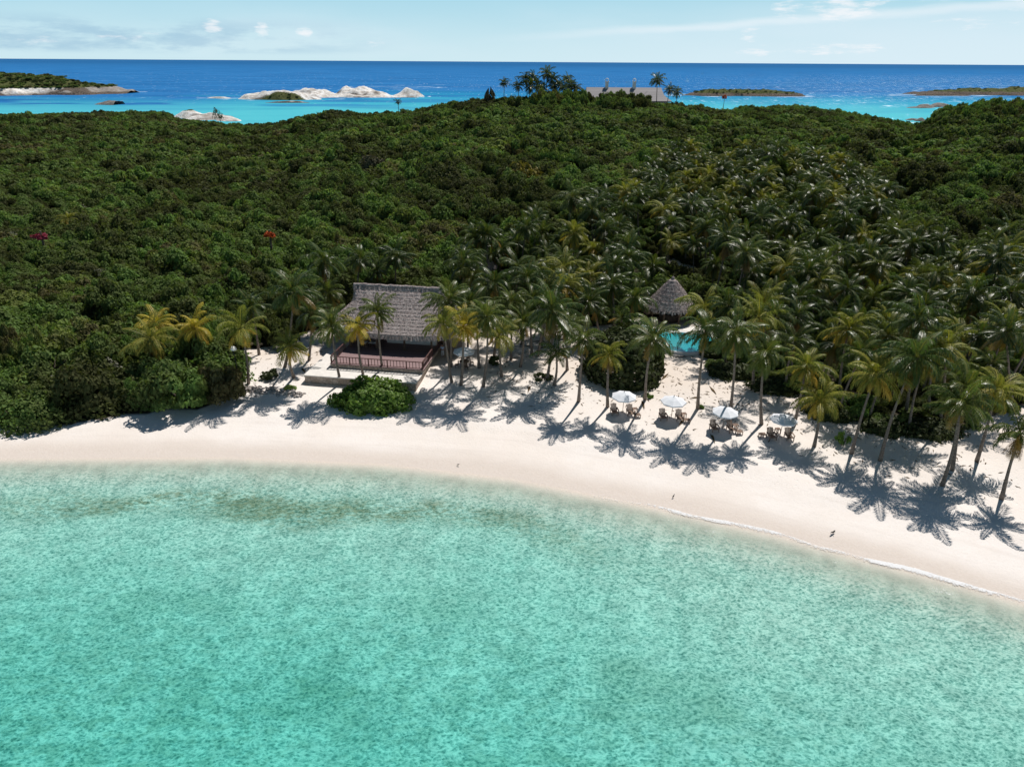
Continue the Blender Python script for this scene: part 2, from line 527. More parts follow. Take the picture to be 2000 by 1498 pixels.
# ------------------------------------------------------------------ lagoon
def lagoon():
    ys = np.arange(-4, 64, 0.5)
    xs = np.concatenate([[-300, -200, -130, -90], np.arange(-75, 75.1, 0.6), [90, 130, 200, 300]])
    X, Y = np.meshgrid(xs, ys)
    Z = np.zeros_like(X)
    D = np.clip(-ground(X, Y), 0, None)
    co = np.stack([X, Y, Z], -1).reshape(-1, 3)
    nx, ny = len(xs), len(ys)
    idx = np.arange(nx * ny).reshape(ny, nx)
    keep = (shore_s(X, Y) < 3)
    kf = keep[:-1, :-1] | keep[:-1, 1:] | keep[1:, 1:] | keep[1:, :-1]
    f = np.stack([idx[:-1, :-1], idx[:-1, 1:], idx[1:, 1:], idx[1:, :-1]], -1)[kf]
    me = grid_mesh("lagoon_water", co, f)
    a = me.attributes.new("depth", 'FLOAT', 'POINT')
    a.data.foreach_set('value', D.reshape(-1).astype(np.float32))
    m, t = mat("lagoon_water")
    P = t.n('ShaderNodeNewGeometry').outputs['Position']
    d = t.n('ShaderNodeAttribute', dict(attribute_name='depth')).outputs['Fac']
    pv = t.n('ShaderNodeMapping', Vector=P, Rotation=(0, 0, math.radians(24)), Scale=(0.85, 1.3, 1.0)).outputs[0]
    wob = t.n('ShaderNodeTexNoise', i2=0.5, i3=3.0)
    t.link(pv, wob.inputs[0])
    wv = t.n('ShaderNodeVectorMath', dict(operation='MULTIPLY_ADD'), i0=wob.outputs[1], i1=(1.3, 1.3, 0), i2=pv).outputs[0]

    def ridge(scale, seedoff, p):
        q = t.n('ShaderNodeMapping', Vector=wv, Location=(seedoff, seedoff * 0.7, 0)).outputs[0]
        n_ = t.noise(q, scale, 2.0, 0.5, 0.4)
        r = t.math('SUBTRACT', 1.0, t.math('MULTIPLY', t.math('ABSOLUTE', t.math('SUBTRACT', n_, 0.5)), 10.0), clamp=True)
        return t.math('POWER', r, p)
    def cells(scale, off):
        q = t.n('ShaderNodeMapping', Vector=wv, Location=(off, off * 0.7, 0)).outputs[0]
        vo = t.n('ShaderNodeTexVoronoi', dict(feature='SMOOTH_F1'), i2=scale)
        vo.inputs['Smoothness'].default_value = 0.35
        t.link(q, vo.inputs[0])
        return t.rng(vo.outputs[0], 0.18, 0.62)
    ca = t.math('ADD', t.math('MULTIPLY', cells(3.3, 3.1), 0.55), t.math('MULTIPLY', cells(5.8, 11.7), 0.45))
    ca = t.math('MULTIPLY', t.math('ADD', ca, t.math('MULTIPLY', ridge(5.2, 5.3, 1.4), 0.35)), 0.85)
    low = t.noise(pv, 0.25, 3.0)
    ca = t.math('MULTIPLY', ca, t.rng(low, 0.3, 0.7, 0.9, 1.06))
    cf = t.rng(ca, 0.1, 0.9, 0.50, 1.30, smooth=False)  # caustic light network, painted into the water's transparent colour
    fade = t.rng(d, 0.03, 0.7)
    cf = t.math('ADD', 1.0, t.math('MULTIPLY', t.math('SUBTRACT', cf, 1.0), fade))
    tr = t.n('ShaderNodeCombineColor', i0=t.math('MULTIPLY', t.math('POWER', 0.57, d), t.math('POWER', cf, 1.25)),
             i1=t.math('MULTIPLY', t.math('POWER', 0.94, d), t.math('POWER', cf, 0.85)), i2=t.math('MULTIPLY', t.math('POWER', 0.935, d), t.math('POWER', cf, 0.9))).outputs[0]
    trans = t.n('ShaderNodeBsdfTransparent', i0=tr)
    dif = t.n('ShaderNodeBsdfDiffuse', i0=t.mix(t.rng(d, 0.2, 2.6), (0, 0, 0), (0.0, 0.06, 0.065)))
    body = t.n('ShaderNodeAddShader', i0=trans.outputs[0], i1=dif.outputs[0])
    wav = t.math('ADD', t.noise(wv, 1.5, 4.0, 0.6, 0.5), t.math('MULTIPLY', t.noise(pv, 0.35, 2.0), 0.8))
    bn = t.n('ShaderNodeBump', Height=wav, Strength=0.45, Distance=0.035)
    gl = t.n('ShaderNodeBsdfGlossy', i1=0.10, Normal=bn.outputs[0])
    gl.inputs[0].default_value = (1, 1, 1, 1)
    fr = t.n('ShaderNodeFresnel', i0=1.33, Normal=bn.outputs[0])
    mx = t.n('ShaderNodeMixShader', i0=t.math('MULTIPLY', fr.outputs[0], 0.5), i1=body.outputs[0], i2=gl.outputs[0])
    t.n('ShaderNodeOutputMaterial', i0=mx.outputs[0])
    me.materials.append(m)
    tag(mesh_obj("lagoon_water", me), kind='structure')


lagoon()


def shore_foam():
    m, t = mat("sea_foam")
    P = t.n('ShaderNodeNewGeometry').outputs['Position']
    e = t.n('ShaderNodeAttribute', dict(attribute_name='edge')).outputs['Fac']
    n_ = t.noise(P, 5.0, 5.0, 0.7, 0.4)
    n2 = t.noise(P, 0.30, 3.0)
    a = t.math('ADD', t.math('MULTIPLY', t.math('SUBTRACT', n_, 0.5), 1.3), t.math('MULTIPLY', t.math('SUBTRACT', n2, 0.5), 1.2))
    fac = t.math('MULTIPLY', t.rng(t.math('ADD', a, e), 0.55, 1.05), 0.9)
    b = t.n('ShaderNodeBsdfDiffuse', i0=(0.86, 0.86, 0.86, 1))
    tr = t.n('ShaderNodeBsdfTransparent')
    mx = t.n('ShaderNodeMixShader', i0=fac, i1=tr.outputs[0], i2=b.outputs[0])
    t.n('ShaderNodeOutputMaterial', i0=mx.outputs[0])
    xs = np.arange(-46, 52, 0.3)
    rows = [-1.3, -1.0, -0.75, -0.5, -0.2, 0.1, 0.3, 0.5, 0.62]
    pr = [0.0, 0.2, 0.42, 0.35, 0.25, 0.35, 0.8, 1.0, 0.0]
    V, E = [], []
    for x in xs:
        y0 = float(shore_y(x))
        sl_ = float(shore_y(x + 1) - shore_y(x - 1)) / 2
        nrm = Vector((-sl_, 1, 0)).normalized()
        amp = float(sstep(-6, 22, x)) * (0.75 + 0.5 * float(vnoise(x * 0.12, 4.0, 8)))
        off = (float(fbm(x * 0.16, 1.0, 31, 3)) - 0.5) * 1.2 - 0.55
        for r, p in zip(rows, pr):
            q = Vector((x, y0, 0)) + nrm * (r * (0.5 + amp) + off)
            V.append((q.x, q.y, max(gz(q.x, q.y), 0.0) + 0.03))
            E.append(p * amp)
    k = len(rows)
    f = np.array([(i * k + j, (i + 1) * k + j, (i + 1) * k + j + 1, i * k + j + 1) for i in range(len(xs) - 1) for j in range(k - 1)])
    me = grid_mesh("shore_foam", np.array(V), f)
    at = me.attributes.new("edge", 'FLOAT', 'POINT')
    at.data.foreach_set('value', np.array(E, np.float32))
    me.materials.append(m)
    tag(mesh_obj("shore_foam", me), kind='stuff')


shore_foam()

# ------------------------------------------------------------------ open sea and islets
ISLES = []       # (centre, rx, ry) for foam


def sea():
    ys = np.concatenate([np.arange(250, 1300, 7.0), np.geomspace(1305, 60000, 60)])
    us = np.linspace(-1.5, 1.5, 260)
    U, Y = np.meshgrid(us, ys)
    X = U * Y
    wob = (fbm(X * 0.006, Y * 0.006, 41, 4) - 0.5) * 300
    q = Y + wob * 0.6
    turq = 1 - sstep(700, 1080, q + np.where(U < -0.2, 190 * sstep(-0.2, -0.5, U), 0))
    pale = 1 - sstep(580, 900, q)
    patch = sstep(0.52, 0.66, fbm(X * 0.012, Y * 0.03, 77, 4)) * sstep(560, 700, Y)
    turq = np.clip(turq - 0.75 * patch * (0.4 + 0.6 * sstep(0.1, -0.3, U)), 0, 1)
    foam = np.zeros_like(X)
    for (cx, cy, rx, ry, a) in ISLES:
        r = np.sqrt(((X - cx) / rx) ** 2 + ((Y - cy) / ry) ** 2)
        foam = np.maximum(foam, a * np.exp(-((r - 1.0) / 0.22) ** 2))
    co = np.stack([X, Y, np.zeros_like(X)], -1).reshape(-1, 3)
    nx, ny = len(us), len(ys)
    idx = np.arange(nx * ny).reshape(ny, nx)
    f = np.stack([idx[:-1, :-1], idx[:-1, 1:], idx[1:, 1:], idx[1:, :-1]], -1).reshape(-1, 4)
    me = grid_mesh("open_sea", co, f)
    for nm, v in (("turq", turq), ("pale", pale), ("foam", foam)):
        a = me.attributes.new(nm, 'FLOAT', 'POINT')
        a.data.foreach_set('value', v.reshape(-1).astype(np.float32))
    m, t = mat("open_sea")
    P = t.n('ShaderNodeNewGeometry').outputs['Position']
    at = lambda n_: t.n('ShaderNodeAttribute', dict(attribute_name=n_)).outputs['Fac']
    yy = t.n('ShaderNodeSeparateXYZ', i0=P).outputs[1]
    st = t.n('ShaderNodeMapping', Vector=P, Scale=(0.3, 1.0, 1.0)).outputs[0]
    n1 = t.noise(st, 0.02, 5.0, 0.6)
    n2 = t.noise(st, 0.12, 4.0, 0.65)
    deep = t.mix(t.rng(n1, 0.35, 0.65), (0.016, 0.135, 0.36), (0.030, 0.19, 0.46))
    deep = t.mix(t.rng(yy, 2000.0, 9000.0), deep, (0.016, 0.12, 0.31))
    tq = t.mix(at('pale'), (0.018, 0.30, 0.49), (0.085, 0.48, 0.56))
    tq = t.mix(t.math('MULTIPLY', t.rng(n1, 0.5, 0.75), 0.4), tq, (0.015, 0.22, 0.40))
    col = t.mix(at('turq'), deep, tq)
    fo = t.rng(t.math('ADD', at('foam'), t.math('MULTIPLY', t.math('SUBTRACT', n2, 0.5), 1.6)), 0.62, 0.8)
    fo = t.math('MULTIPLY', fo, t.rng(at('foam'), 0.08, 0.3))
    glint_n = t.noise(t.n('ShaderNodeMapping', Vector=P, Scale=(0.26, 0.034, 1.0)).outputs[0], 1.0, 4.0, 0.7)
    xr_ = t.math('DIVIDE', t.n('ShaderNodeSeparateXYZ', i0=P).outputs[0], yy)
    glint_n = t.math('ADD', glint_n, t.rng(xr_, 0.05, 0.6, 0.0, 0.06))
    glint_specks = t.math('MULTIPLY', t.rng(glint_n, 0.62, 0.69), t.math('MULTIPLY', t.rng(yy, 620.0, 800.0), t.rng(yy, 3500.0, 1500.0)))  # sun glitter painted into the sea colour as pale specks, denser to the right
    fo = t.math('MAXIMUM', fo, t.math('MULTIPLY', glint_specks, 0.8))
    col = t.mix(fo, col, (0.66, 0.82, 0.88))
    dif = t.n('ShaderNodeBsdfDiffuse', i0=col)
    wn = t.math('ADD', t.noise(st, 0.55, 3.0, 0.6), t.math('MULTIPLY', t.noise(st, 0.07, 3.0), 3.0))
    bn = t.n('ShaderNodeBump', Height=wn, Strength=1.0, Distance=1.1)
    gl = t.n('ShaderNodeBsdfGlossy', i1=0.10, Normal=bn.outputs[0])
    gl.inputs[0].default_value = (1, 1, 1, 1)
    fr = t.n('ShaderNodeFresnel', i0=1.33, Normal=bn.outputs[0])
    # rough sea: wave slopes keep the mean reflectance far below that of a flat mirror
    mx = t.n('ShaderNodeMixShader', i0=t.math('MINIMUM', t.math('MULTIPLY', fr.outputs[0], 0.8), 0.035), i1=dif.outputs[0], i2=gl.outputs[0])
    t.n('ShaderNodeOutputMaterial', i0=mx.outputs[0])
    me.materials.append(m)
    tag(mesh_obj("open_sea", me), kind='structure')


def islet_mat():
    m, t = mat("limestone_and_scrub")
    P = t.n('ShaderNodeNewGeometry').outputs['Position']
    g = t.n('ShaderNodeAttribute', dict(attribute_name='scrub')).outputs['Fac']
    dk = t.n('ShaderNodeAttribute', dict(attribute_name='dark')).outputs['Fac']
    nz = t.noise(P, 0.22, 6.0, 0.65)
    n2 = t.noise(P, 0.9, 4.0, 0.7)
    rock = t.mix(t.rng(nz, 0.38, 0.62), (0.60, 0.54, 0.48), (0.90, 0.87, 0.83))
    rock = t.mix(dk, rock, t.mix(t.rng(n2, 0.35, 0.65), (0.05, 0.042, 0.035), (0.20, 0.16, 0.13)))
    veg = t.mix(t.rng(n2, 0.3, 0.7), (0.045, 0.055, 0.018), (0.13, 0.14, 0.05))
    f = t.rng(t.math('ADD', g, t.math('MULTIPLY', t.math('SUBTRACT', n2, 0.5), 0.9)), 0.4, 0.6)
    col = t.mix(f, rock, veg)
    b = t.n('ShaderNodeBsdfPrincipled', Base_Color=col, Roughness=0.95)
    b.inputs['Specular IOR Level'].default_value = 0.1
    bn = t.n('ShaderNodeBump', Height=t.math('ADD', nz, t.math('MULTIPLY', n2, 0.5)), Strength=0.8, Distance=1.6)
    t.link(bn.outputs[0], b.inputs['Normal'])
    t.n('ShaderNodeOutputMaterial', i0=b.outputs[0])
    return m


ISM = islet_mat()


def islet(name, lumps, box, scrub, dark, res=2.2, seed=0):
    """lumps: (cx, cy, rx, ry, h, sharp); scrub/dark: functions of X, Y, Z."""
    x0, x1, y0, y1 = box
    xs, ys = np.arange(x0, x1, res), np.arange(y0, y1, res)
    X, Y = np.meshgrid(xs, ys)
    Z = np.full(X.shape, -2.5)
    if name == 'limestone_islet':
        lumps = [(a, b, c_, d, h * .78, e) for a, b, c_, d, h, e in lumps]
    jx = (fbm(X * 0.03, Y * 0.03, seed, 4) - 0.5) * 36
    jy = (fbm(X * 0.03, Y * 0.03, seed + 9, 4) - 0.5) * 36
    for (cx, cy, rx, ry, h, e) in lumps:
        k = min(1.0, rx / 40, ry / 40) + 0.12
        r = np.sqrt(((X + jx * k - cx) / rx) ** 2 + ((Y + jy * k - cy) / ry) ** 2)
        Z = np.maximum(Z, -2.5 + (h + 2.5) * (1 - np.clip(r, 0, 1.0) ** e))
    rough = (fbm(X * 0.09, Y * 0.09, seed + 3, 5) - 0.5)
    rdg = 0.5 - np.abs(fbm(X * 0.05, Y * 0.12, seed + 5, 4) - 0.5) * 4
    Z = Z + (rough * 0.8 + rdg * 0.22) * np.clip(Z + 2, 0, 8)
    co = np.stack([X, Y, Z], -1).reshape(-1, 3)
    nx, ny = len(xs), len(ys)
    idx = np.arange(nx * ny).reshape(ny, nx)
    k = Z > -2.2
    kf = k[:-1, :-1] | k[:-1, 1:] | k[1:, 1:] | k[1:, :-1]
    f = np.stack([idx[:-1, :-1], idx[:-1, 1:], idx[1:, 1:], idx[1:, :-1]], -1)[kf]
    me = grid_mesh(name, co, f)
    for nm, fn in (("scrub", scrub), ("dark", dark)):
        a = me.attributes.new(nm, 'FLOAT', 'POINT')
        a.data.foreach_set('value', np.broadcast_to(fn(X, Y, Z), X.shape).reshape(-1).astype(np.float32))
    me.materials.append(ISM)
    o = mesh_obj(name, me)
    return o


def lump(px, py, D, wpx, depth, hpx, e=2.0):
    """an islet mound given by where its foot shows in the sea, its width and height."""
    p = gp(px, py, 0.0)
    sc_ = (Vector((0, 0, H)) - p).length / F
    return (p.x, p.y + depth * 0.8, wpx * sc_ / 2, depth, hpx * sc_, e)


hL = [lump(-80, 186, 0, 420, 70, 27, 2.2), lump(110, 184, 0, 230, 40, 15, 2.0), lump(175, 181, 0, 110, 22, 8, 2.0), lump(-260, 188, 0, 420, 80, 32, 2.2)]
tag(islet("headland", hL, (-1000, -440, 780, 1080),
          lambda X, Y, Z: sstep(5.5, 8.0, Z) * 1.2 - 0.1, lambda X, Y, Z: (1 - sstep(0.5, 2.6, Z)) * 0.8 + 0.9 * sstep(.56, .66, fbm(X * .03, Y * .05, 6, 3)) + sstep(-520, -480, X) * 0.7, seed=3), kind='structure')
hC = [lump(540, 196, 0, 170, 24, 15, 2.0), lump(590, 192, 0, 130, 30, 17, 1.8), lump(695, 189, 0, 120, 24, 20, 1.5), lump(735, 190, 0, 80, 18, 12, 1.8), lump(799, 190, 0, 60, 16, 18, 1.25),
      lump(555, 202, 0, 110, 7, 3.5, 3.0), lump(640, 191, 0, 400, 16, 5, 3.2), lump(425, 193, 0, 60, 5, 2.2, 3.0)]
gc = gp(545, 199, 0)
tag(islet("limestone_islet", hC, (-330, -80, 690, 900),
          lambda X, Y, Z: 1.25 - ((X - gc.x) / 44) ** 2 - ((Y - gc.y - 16) / 24) ** 2 - 0.7 * sstep(7.0, 8.6, Z), lambda X, Y, Z: (1 - sstep(0.4, 1.4, Z)) * sstep(760, 735, Y) * 0.9 + 0.85 * sstep(.56, .64, fbm(X * .045, Y * .06, 16, 4)) * sstep(9, 4, Z), res=1.6, seed=12), kind='structure')
hR = [lump(1450, 189, 0, 230, 34, 8.5, 3.4), lump(1545, 189, 0, 80, 18, 5.0, 2.5)]
tag(islet("flat_islet", hR, (160, 400, 860, 1010), lambda X, Y, Z: sstep(2.6, 3.6, Z), lambda X, Y, Z: 1.0 + 0 * Z, seed=22), kind='structure')
hP = [lump(1960, 187, 0, 290, 40, 7, 3.0), lump(1840, 188, 0, 120, 14, 3.6, 2.5), lump(2150, 186, 0, 330, 60, 9, 2.5)]
tag(islet("rocky_point", hP, (440, 1150, 900, 1300), lambda X, Y, Z: sstep(2.8, 4.2, Z) * 0.8, lambda X, Y, Z: 1.0 + 0 * Z, res=3.0, seed=33), kind='structure')
hS = [lump(395, 236, 0, 140, 16, 6.5, 2.4), lump(355, 232, 0, 90, 12, 8, 2.0), lump(440, 238, 0, 70, 10, 4, 2.2), lump(410, 230, 0, 90, 7, 8, 1.6)]
tag(islet("rocky_spit", hS, (-290, -150, 450, 540), lambda X, Y, Z: sstep(3.4, 5.0, Z) * 0.9 * sstep(-205, -225, X), lambda X, Y, Z: sstep(0.45, 0.65, fbm(X * 0.08, Y * 0.3, 5, 3)) * 0.6, res=1.2, seed=44), kind='structure')
for nm, L, bx, lab in [
        ("reef_rock", [lump(262, 206, 0, 170, 12, 4.6, 3.4), lump(225, 206, 0, 60, 10, 5.5, 2.0)], (-500, -340, 620, 720), "long low dark rock awash in the pale water off the wooded shore"),
        ("coast_rock", [lump(1814, 211, 0, 46, 8, 5.5, 1.5), lump(1796, 212, 0, 70, 6, 3.0, 2.2), lump(1845, 210, 0, 60, 8, 6, 1.8)], (340, 480, 660, 800), "jagged grey rock in the surf beside the dark clump at right"),
        ("shore_rock", [lump(1804, 238, 0, 26, 5, 6, 1.6), lump(1790, 236, 0, 40, 5, 3.0, 2.2)], (250, 310, 500, 560), "pale rock with surf at the foot of the right-hand wood")]:
    o = islet(nm, L, bx, lambda X, Y, Z: 0 * X, lambda X, Y, Z: 0.8 + 0 * X, res=1.0, seed=len(nm))
    tag(o, lab, "rock")
for L, a, grow in ((hL[2:3], .75, 1.25), (hC[2:5], .85, 1.22), (hC[0:2], .6, 1.2), (hC[7:8], 1.0, 1.3), (hC[6:7], .35, 1.12), (hR, .75, 1.06), (hP[1:2], .9, 1.2), (hP[:1], .4, 1.05)):
    for l in L:
        ISLES.append((l[0], l[1], l[2] * grow, l[3] * grow * 1.1, a))
for px, py, rx, ry, a in [(235, 176, 24, 10, 1.0), (380, 187, 40, 16, .55), (330, 185, 30, 10, .45), (1790, 208, 42, 14, 1.1), (1798, 238, 22, 12, 1.0), (1600, 187, 36, 8, .8), (360, 224, 30, 8, .4), (430, 233, 24, 8, .6), (1760, 184, 26, 9, 1.0), (880, 168, 120, 60, .6), (770, 171, 100, 40, .75), (700, 176, 120, 30, .6), (340, 181, 40, 14, .7), (440, 179, 40, 14, .7)]:
    p = gp(px, py, 0)
    ISLES.append((p.x, p.y, rx * .7, ry * .9, a))
sea()

# ------------------------------------------------------------------ foliage
def leaf_mat(name, stops, trans=0.25, rough=0.55, spec=0.25, field=0.0, agecol=None, agebase=None):
    m, t = mat(name)
    oi = t.n('ShaderNodeObjectInfo')
    P = t.n('ShaderNodeNewGeometry').outputs['Position']
    lf = t.n('ShaderNodeAttribute', dict(attribute_name='tone')).outputs['Fac']
    v = oi.outputs['Random']
    if field:
        fld = t.rng(t.noise(P, 0.05, 4.0, 0.6), 0.30, 0.72, 0.0, 0.92)
        v = t.math('ADD', fld, t.math('MULTIPLY', t.math('SUBTRACT', v, 0.5), 2 * (1 - field)), None, True)
    col = t.ramp(v, stops)
    hv = t.n('ShaderNodeHueSaturation', i0=0.5, i1=1.0, i2=t.rng(lf, 0.0, 1.0, 0.55, 1.45, smooth=False), Color=col)
    col = hv.outputs[0]
    if agecol:
        ag = t.n('ShaderNodeAttribute', dict(attribute_name='age')).outputs['Fac']
        col = t.mix(ag, col, agecol)
    b = t.n('ShaderNodeBsdfPrincipled', Base_Color=col, Roughness=rough)
    b.inputs['Specular IOR Level'].default_value = spec
    tl = t.n('ShaderNodeBsdfTranslucent', i0=t.mix(1.0, col, (1.15, 1.25, 0.6), 'MULTIPLY'))
    mx = t.n('ShaderNodeMixShader', i0=trans, i1=b.outputs[0], i2=tl.outputs[0])
    t.n('ShaderNodeOutputMaterial', i0=mx.outputs[0])
    return m


M = {}
M['scrub'] = leaf_mat("scrub_leaves", [(0.0, (0.074, 0.080, 0.032)), (0.2, (0.092, 0.108, 0.038)), (0.4, (0.118, 0.155, 0.050)), (0.57, (0.130, 0.190, 0.058)), (0.72, (0.145, 0.235, 0.064)), (0.82, (0.180, 0.225, 0.060)), (0.92, (0.160, 0.180, 0.062)), (1.0, (0.130, 0.118, 0.055))], 0.36, 0.7, 0.08, 0.68)
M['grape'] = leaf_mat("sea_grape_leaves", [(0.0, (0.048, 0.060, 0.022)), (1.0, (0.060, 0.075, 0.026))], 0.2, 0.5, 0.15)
M['bright'] = leaf_mat("bright_bush_leaves", [(0.0, (0.14, 0.235, 0.045)), (1.0, (0.165, 0.25, 0.048))], 0.4, 0.5, 0.3)
M['silver'] = leaf_mat("silver_leaves", [(0.0, (0.20, 0.20, 0.15)), (1.0, (0.30, 0.29, 0.23))], 0.2, 0.6, 0.2)
M['yellowtree'] = leaf_mat("golden_leaves", [(0.0, (0.17, 0.15, 0.03)), (1.0, (0.20, 0.16, 0.03))], 0.25, 0.6, 0.2)
M['orange'] = leaf_mat("orange_blossom", [(0.0, (0.55, 0.10, 0.03)), (1.0, (0.6, 0.12, 0.03))], 0.25, 0.6, 0.2)
M['pink'] = leaf_mat("pink_blossom", [(0.0, (0.28, 0.035, 0.07)), (1.0, (0.3, 0.04, 0.08))], 0.25, 0.6, 0.2)
M['pine'] = leaf_mat("casuarina_needles", [(0.0, (0.100, 0.092, 0.050)), (1.0, (0.130, 0.112, 0.062))], 0.2, 0.6, 0.2)
M['palm'] = leaf_mat("palm_leaves", [(0.0, (0.046, 0.076, 0.018)), (0.6, (0.066, 0.102, 0.022)), (1.0, (0.110, 0.138, 0.030))], 0.30, 0.38, 0.45, 0.0, (0.33, 0.19, 0.045))
M['gold'] = leaf_mat("golden_palm_leaves", [(0.0, (0.40, 0.33, 0.05)), (1.0, (0.46, 0.36, 0.05))], 0.36, 0.5, 0.3, 0.0, (0.62, 0.36, 0.07))
M['mixed'] = leaf_mat("yellow_green_palm_leaves", [(0.0, (0.17, 0.19, 0.038)), (1.0, (0.22, 0.22, 0.042))], 0.36, 0.5, 0.3, 0.0, (0.58, 0.38, 0.07))
M['dry'] = leaf_mat("dry_palm_leaves", [(0.0, (0.21, 0.135, 0.06)), (1.0, (0.26, 0.17, 0.08))], 0.2, 0.7, 0.1)
M['trunk'] = simple("palm_bark", (0.20, 0.165, 0.14), 0.9, 0.25, 3.0, stretch=(1, 1, 4), bump=0.3)
M['bark'] = simple("tree_bark", (0.16, 0.13, 0.10), 0.9, 0.25, 3.0, bump=0.3)


def leaf_mesh(name, pos, nrm, size, tone, material, aspect=1.5, extra=None):
    """many leaf-sized quads, one for each position."""
    n = len(pos)
    ref = nrs.normal(size=(n, 3))
    a = np.cross(nrm, ref); a /= np.linalg.norm(a, axis=1)[:, None] + 1e-9
    b = np.cross(nrm, a); b /= np.linalg.norm(b, axis=1)[:, None] + 1e-9
    sx = (size * 0.5 * aspect)[:, None]
    sy = (size * 0.5)[:, None]
    fold = nrm / (np.linalg.norm(nrm, axis=1)[:, None] + 1e-9) * (size * 0.12)[:, None]
    q = np.stack([pos - a * sx, pos - b * sy + fold, pos + a * sx, pos + b * sy + fold], 1).reshape(-1, 3)
    f = np.arange(4 * n).reshape(n, 4)
    me = grid_mesh(name, q, f)
    me.polygons.foreach_set('use_smooth', np.zeros(len(me.polygons), bool))
    at = me.attributes.new("tone", 'FLOAT', 'FACE')
    at.data.foreach_set('value', np.clip(tone, 0, 1).astype(np.float32))
    me.materials.append(material)
    return me


def crown_mesh(name, material, n=1300, leaf=0.14, lobes=9, seed=0, tall=0.9, ground_skirt=True):
    """crown of unit radius: overlapping leaf clumps, uneven outline."""
    r = np.random.RandomState(seed)
    C, Rr = [], []
    for k in range(lobes):
        a = r.uniform(0, 2 * math.pi)
        rad = 0.82 * math.sqrt(r.uniform(0, 1))
        z = tall * (0.66 - 0.45 * (rad / 0.82) ** 2 * r.uniform(0.5, 1.2)) + r.uniform(-0.05, 0.08)
        C.append((math.cos(a) * rad, math.sin(a) * rad, z)); Rr.append(r.uniform(0.18, 0.36))
    for k in range(5):
        a = r.uniform(0, 2 * math.pi)
        C.append((math.cos(a) * 0.62, math.sin(a) * 0.62, 0.22 * tall)); Rr.append(r.uniform(0.25, 0.36))
    C, Rr = np.array(C), np.array(Rr)
    wgt = Rr ** 2 / (Rr ** 2).sum()
    k = r.choice(len(C), n, p=wgt)
    d = r.normal(size=(n, 3)); d[:, 2] = np.where(d[:, 2] < -0.1, -d[:, 2] * 0.7, d[:, 2])
    d /= np.linalg.norm(d, axis=1)[:, None]
    rr = Rr[k] * np.where(r.uniform(size=n) < 0.12, r.uniform(1.0, 1.22, n), r.uniform(0.72, 1.03, n))
    pos = C[k] + d * rr[:, None] * np.array([1, 1, 0.85])
    pos[:, 2] = np.maximum(pos[:, 2], 0.02)
    nrm = d + np.array([0, 0, 0.25]) + r.normal(size=(n, 3)) * 0.42
    lt = r.uniform(size=len(C))
    tone = 0.5 + (lt[k] - 0.5) * 0.55 + r.uniform(-0.28, 0.28, n)
    return leaf_mesh(name, pos, nrm, leaf * r.uniform(0.65, 1.35, n), tone, material)


LOD0 = [crown_mesh("scrub_crown", M['scrub'], 3400, 0.078, 16, 100 + i, (0.85, 1.0, 0.75, 0.95, 1.15)[i]) for i in range(5)]
LOD1 = [crown_mesh("scrub_crown_far", M['scrub'], 1200, 0.125, 14, 200 + i, (0.8, 0.95, 0.7)[i]) for i in range(3)]
tmb = MB().tube([(0, 0, -0.2), (0.03, 0.02, 0.2), (0.0, 0.05, 0.55)], [0.06, 0.045, 0.03], 6)
for a in range(4):
    t_ = a * 1.6 + .3
    tmb.tube([(0.02, 0.02, 0.22), (math.cos(t_) * .22, math.sin(t_) * .22, 0.42), (math.cos(t_) * .45, math.sin(t_) * .45, 0.55)], [0.03, 0.022, 0.012], 5)
_tt = tmb.build("trunk", M['bark'])
TRUNK = _tt.data
bpy.data.objects.remove(_tt)


# forest positions -------------------------------------------------
GROVE_PX = [(878, 668), (930, 690), (1010, 690), (1105, 680), (1140, 640), (1250, 600), (1270, 560), (1360, 560), (1400, 640), (1400, 722), (1480, 745), (1560, 772), (1650, 815), (1800, 855), (1900, 832), (2000, 792), (2300, 790),
            (2300, 560), (1990, 545), (1850, 545), (1730, 500), (1705, 425), (1650, 405), (1300, 405), (1250, 440), (1150, 485), (1000, 520), (900, 560)]
GROVE = [(p.x, p.y) for p in (gp(x, y, 2.5) for x, y in GROVE_PX)]
HOUSE_YAW = math.radians(-9)
house_o = gp(735, 717, 2.8)          # middle of the deck's front edge
hut_c = Vector((gp(1318, 608, 4.2).x, gp(1318, 608, 4.2).y + 3.1, 0))
hill_c = Vector((atY(1215, 175, 300).x, 300, 0))


POOL = [(14.6, 92.2), (16.0, 94.6), (18.2, 94.8), (20.5, 93.2), (23.6, 92.0), (26.6, 91.2), (28, 88.2), (25.6, 85.6), (22, 84.9), (18.8, 86.4), (15.8, 89)]


def near_house(X, Y):
    dx, dy = X - house_o.x, Y - house_o.y
    c_, s_ = math.cos(-HOUSE_YAW), math.sin(-HOUSE_YAW)
    lx, ly = dx * c_ - dy * s_, dx * s_ + dy * c_
    a = (np.abs(lx - 2) < 11) & (ly > -6) & (ly < 17)
    b = ((X - hut_c.x) ** 2 + (Y - hut_c.y) ** 2) < 5.0 ** 2
    c2 = (np.abs(X - hill_c.x) < 17) & (np.abs(Y - hill_c.y - 4) < 10)
    pc = np.mean(POOL, 0)
    pl = [(pc[0] + (q[0] - pc[0]) * 1.12, pc[1] + (q[1] - pc[1]) * 1.15) for q in POOL]
    return a | b | c2 | inpoly(X, Y, pl)


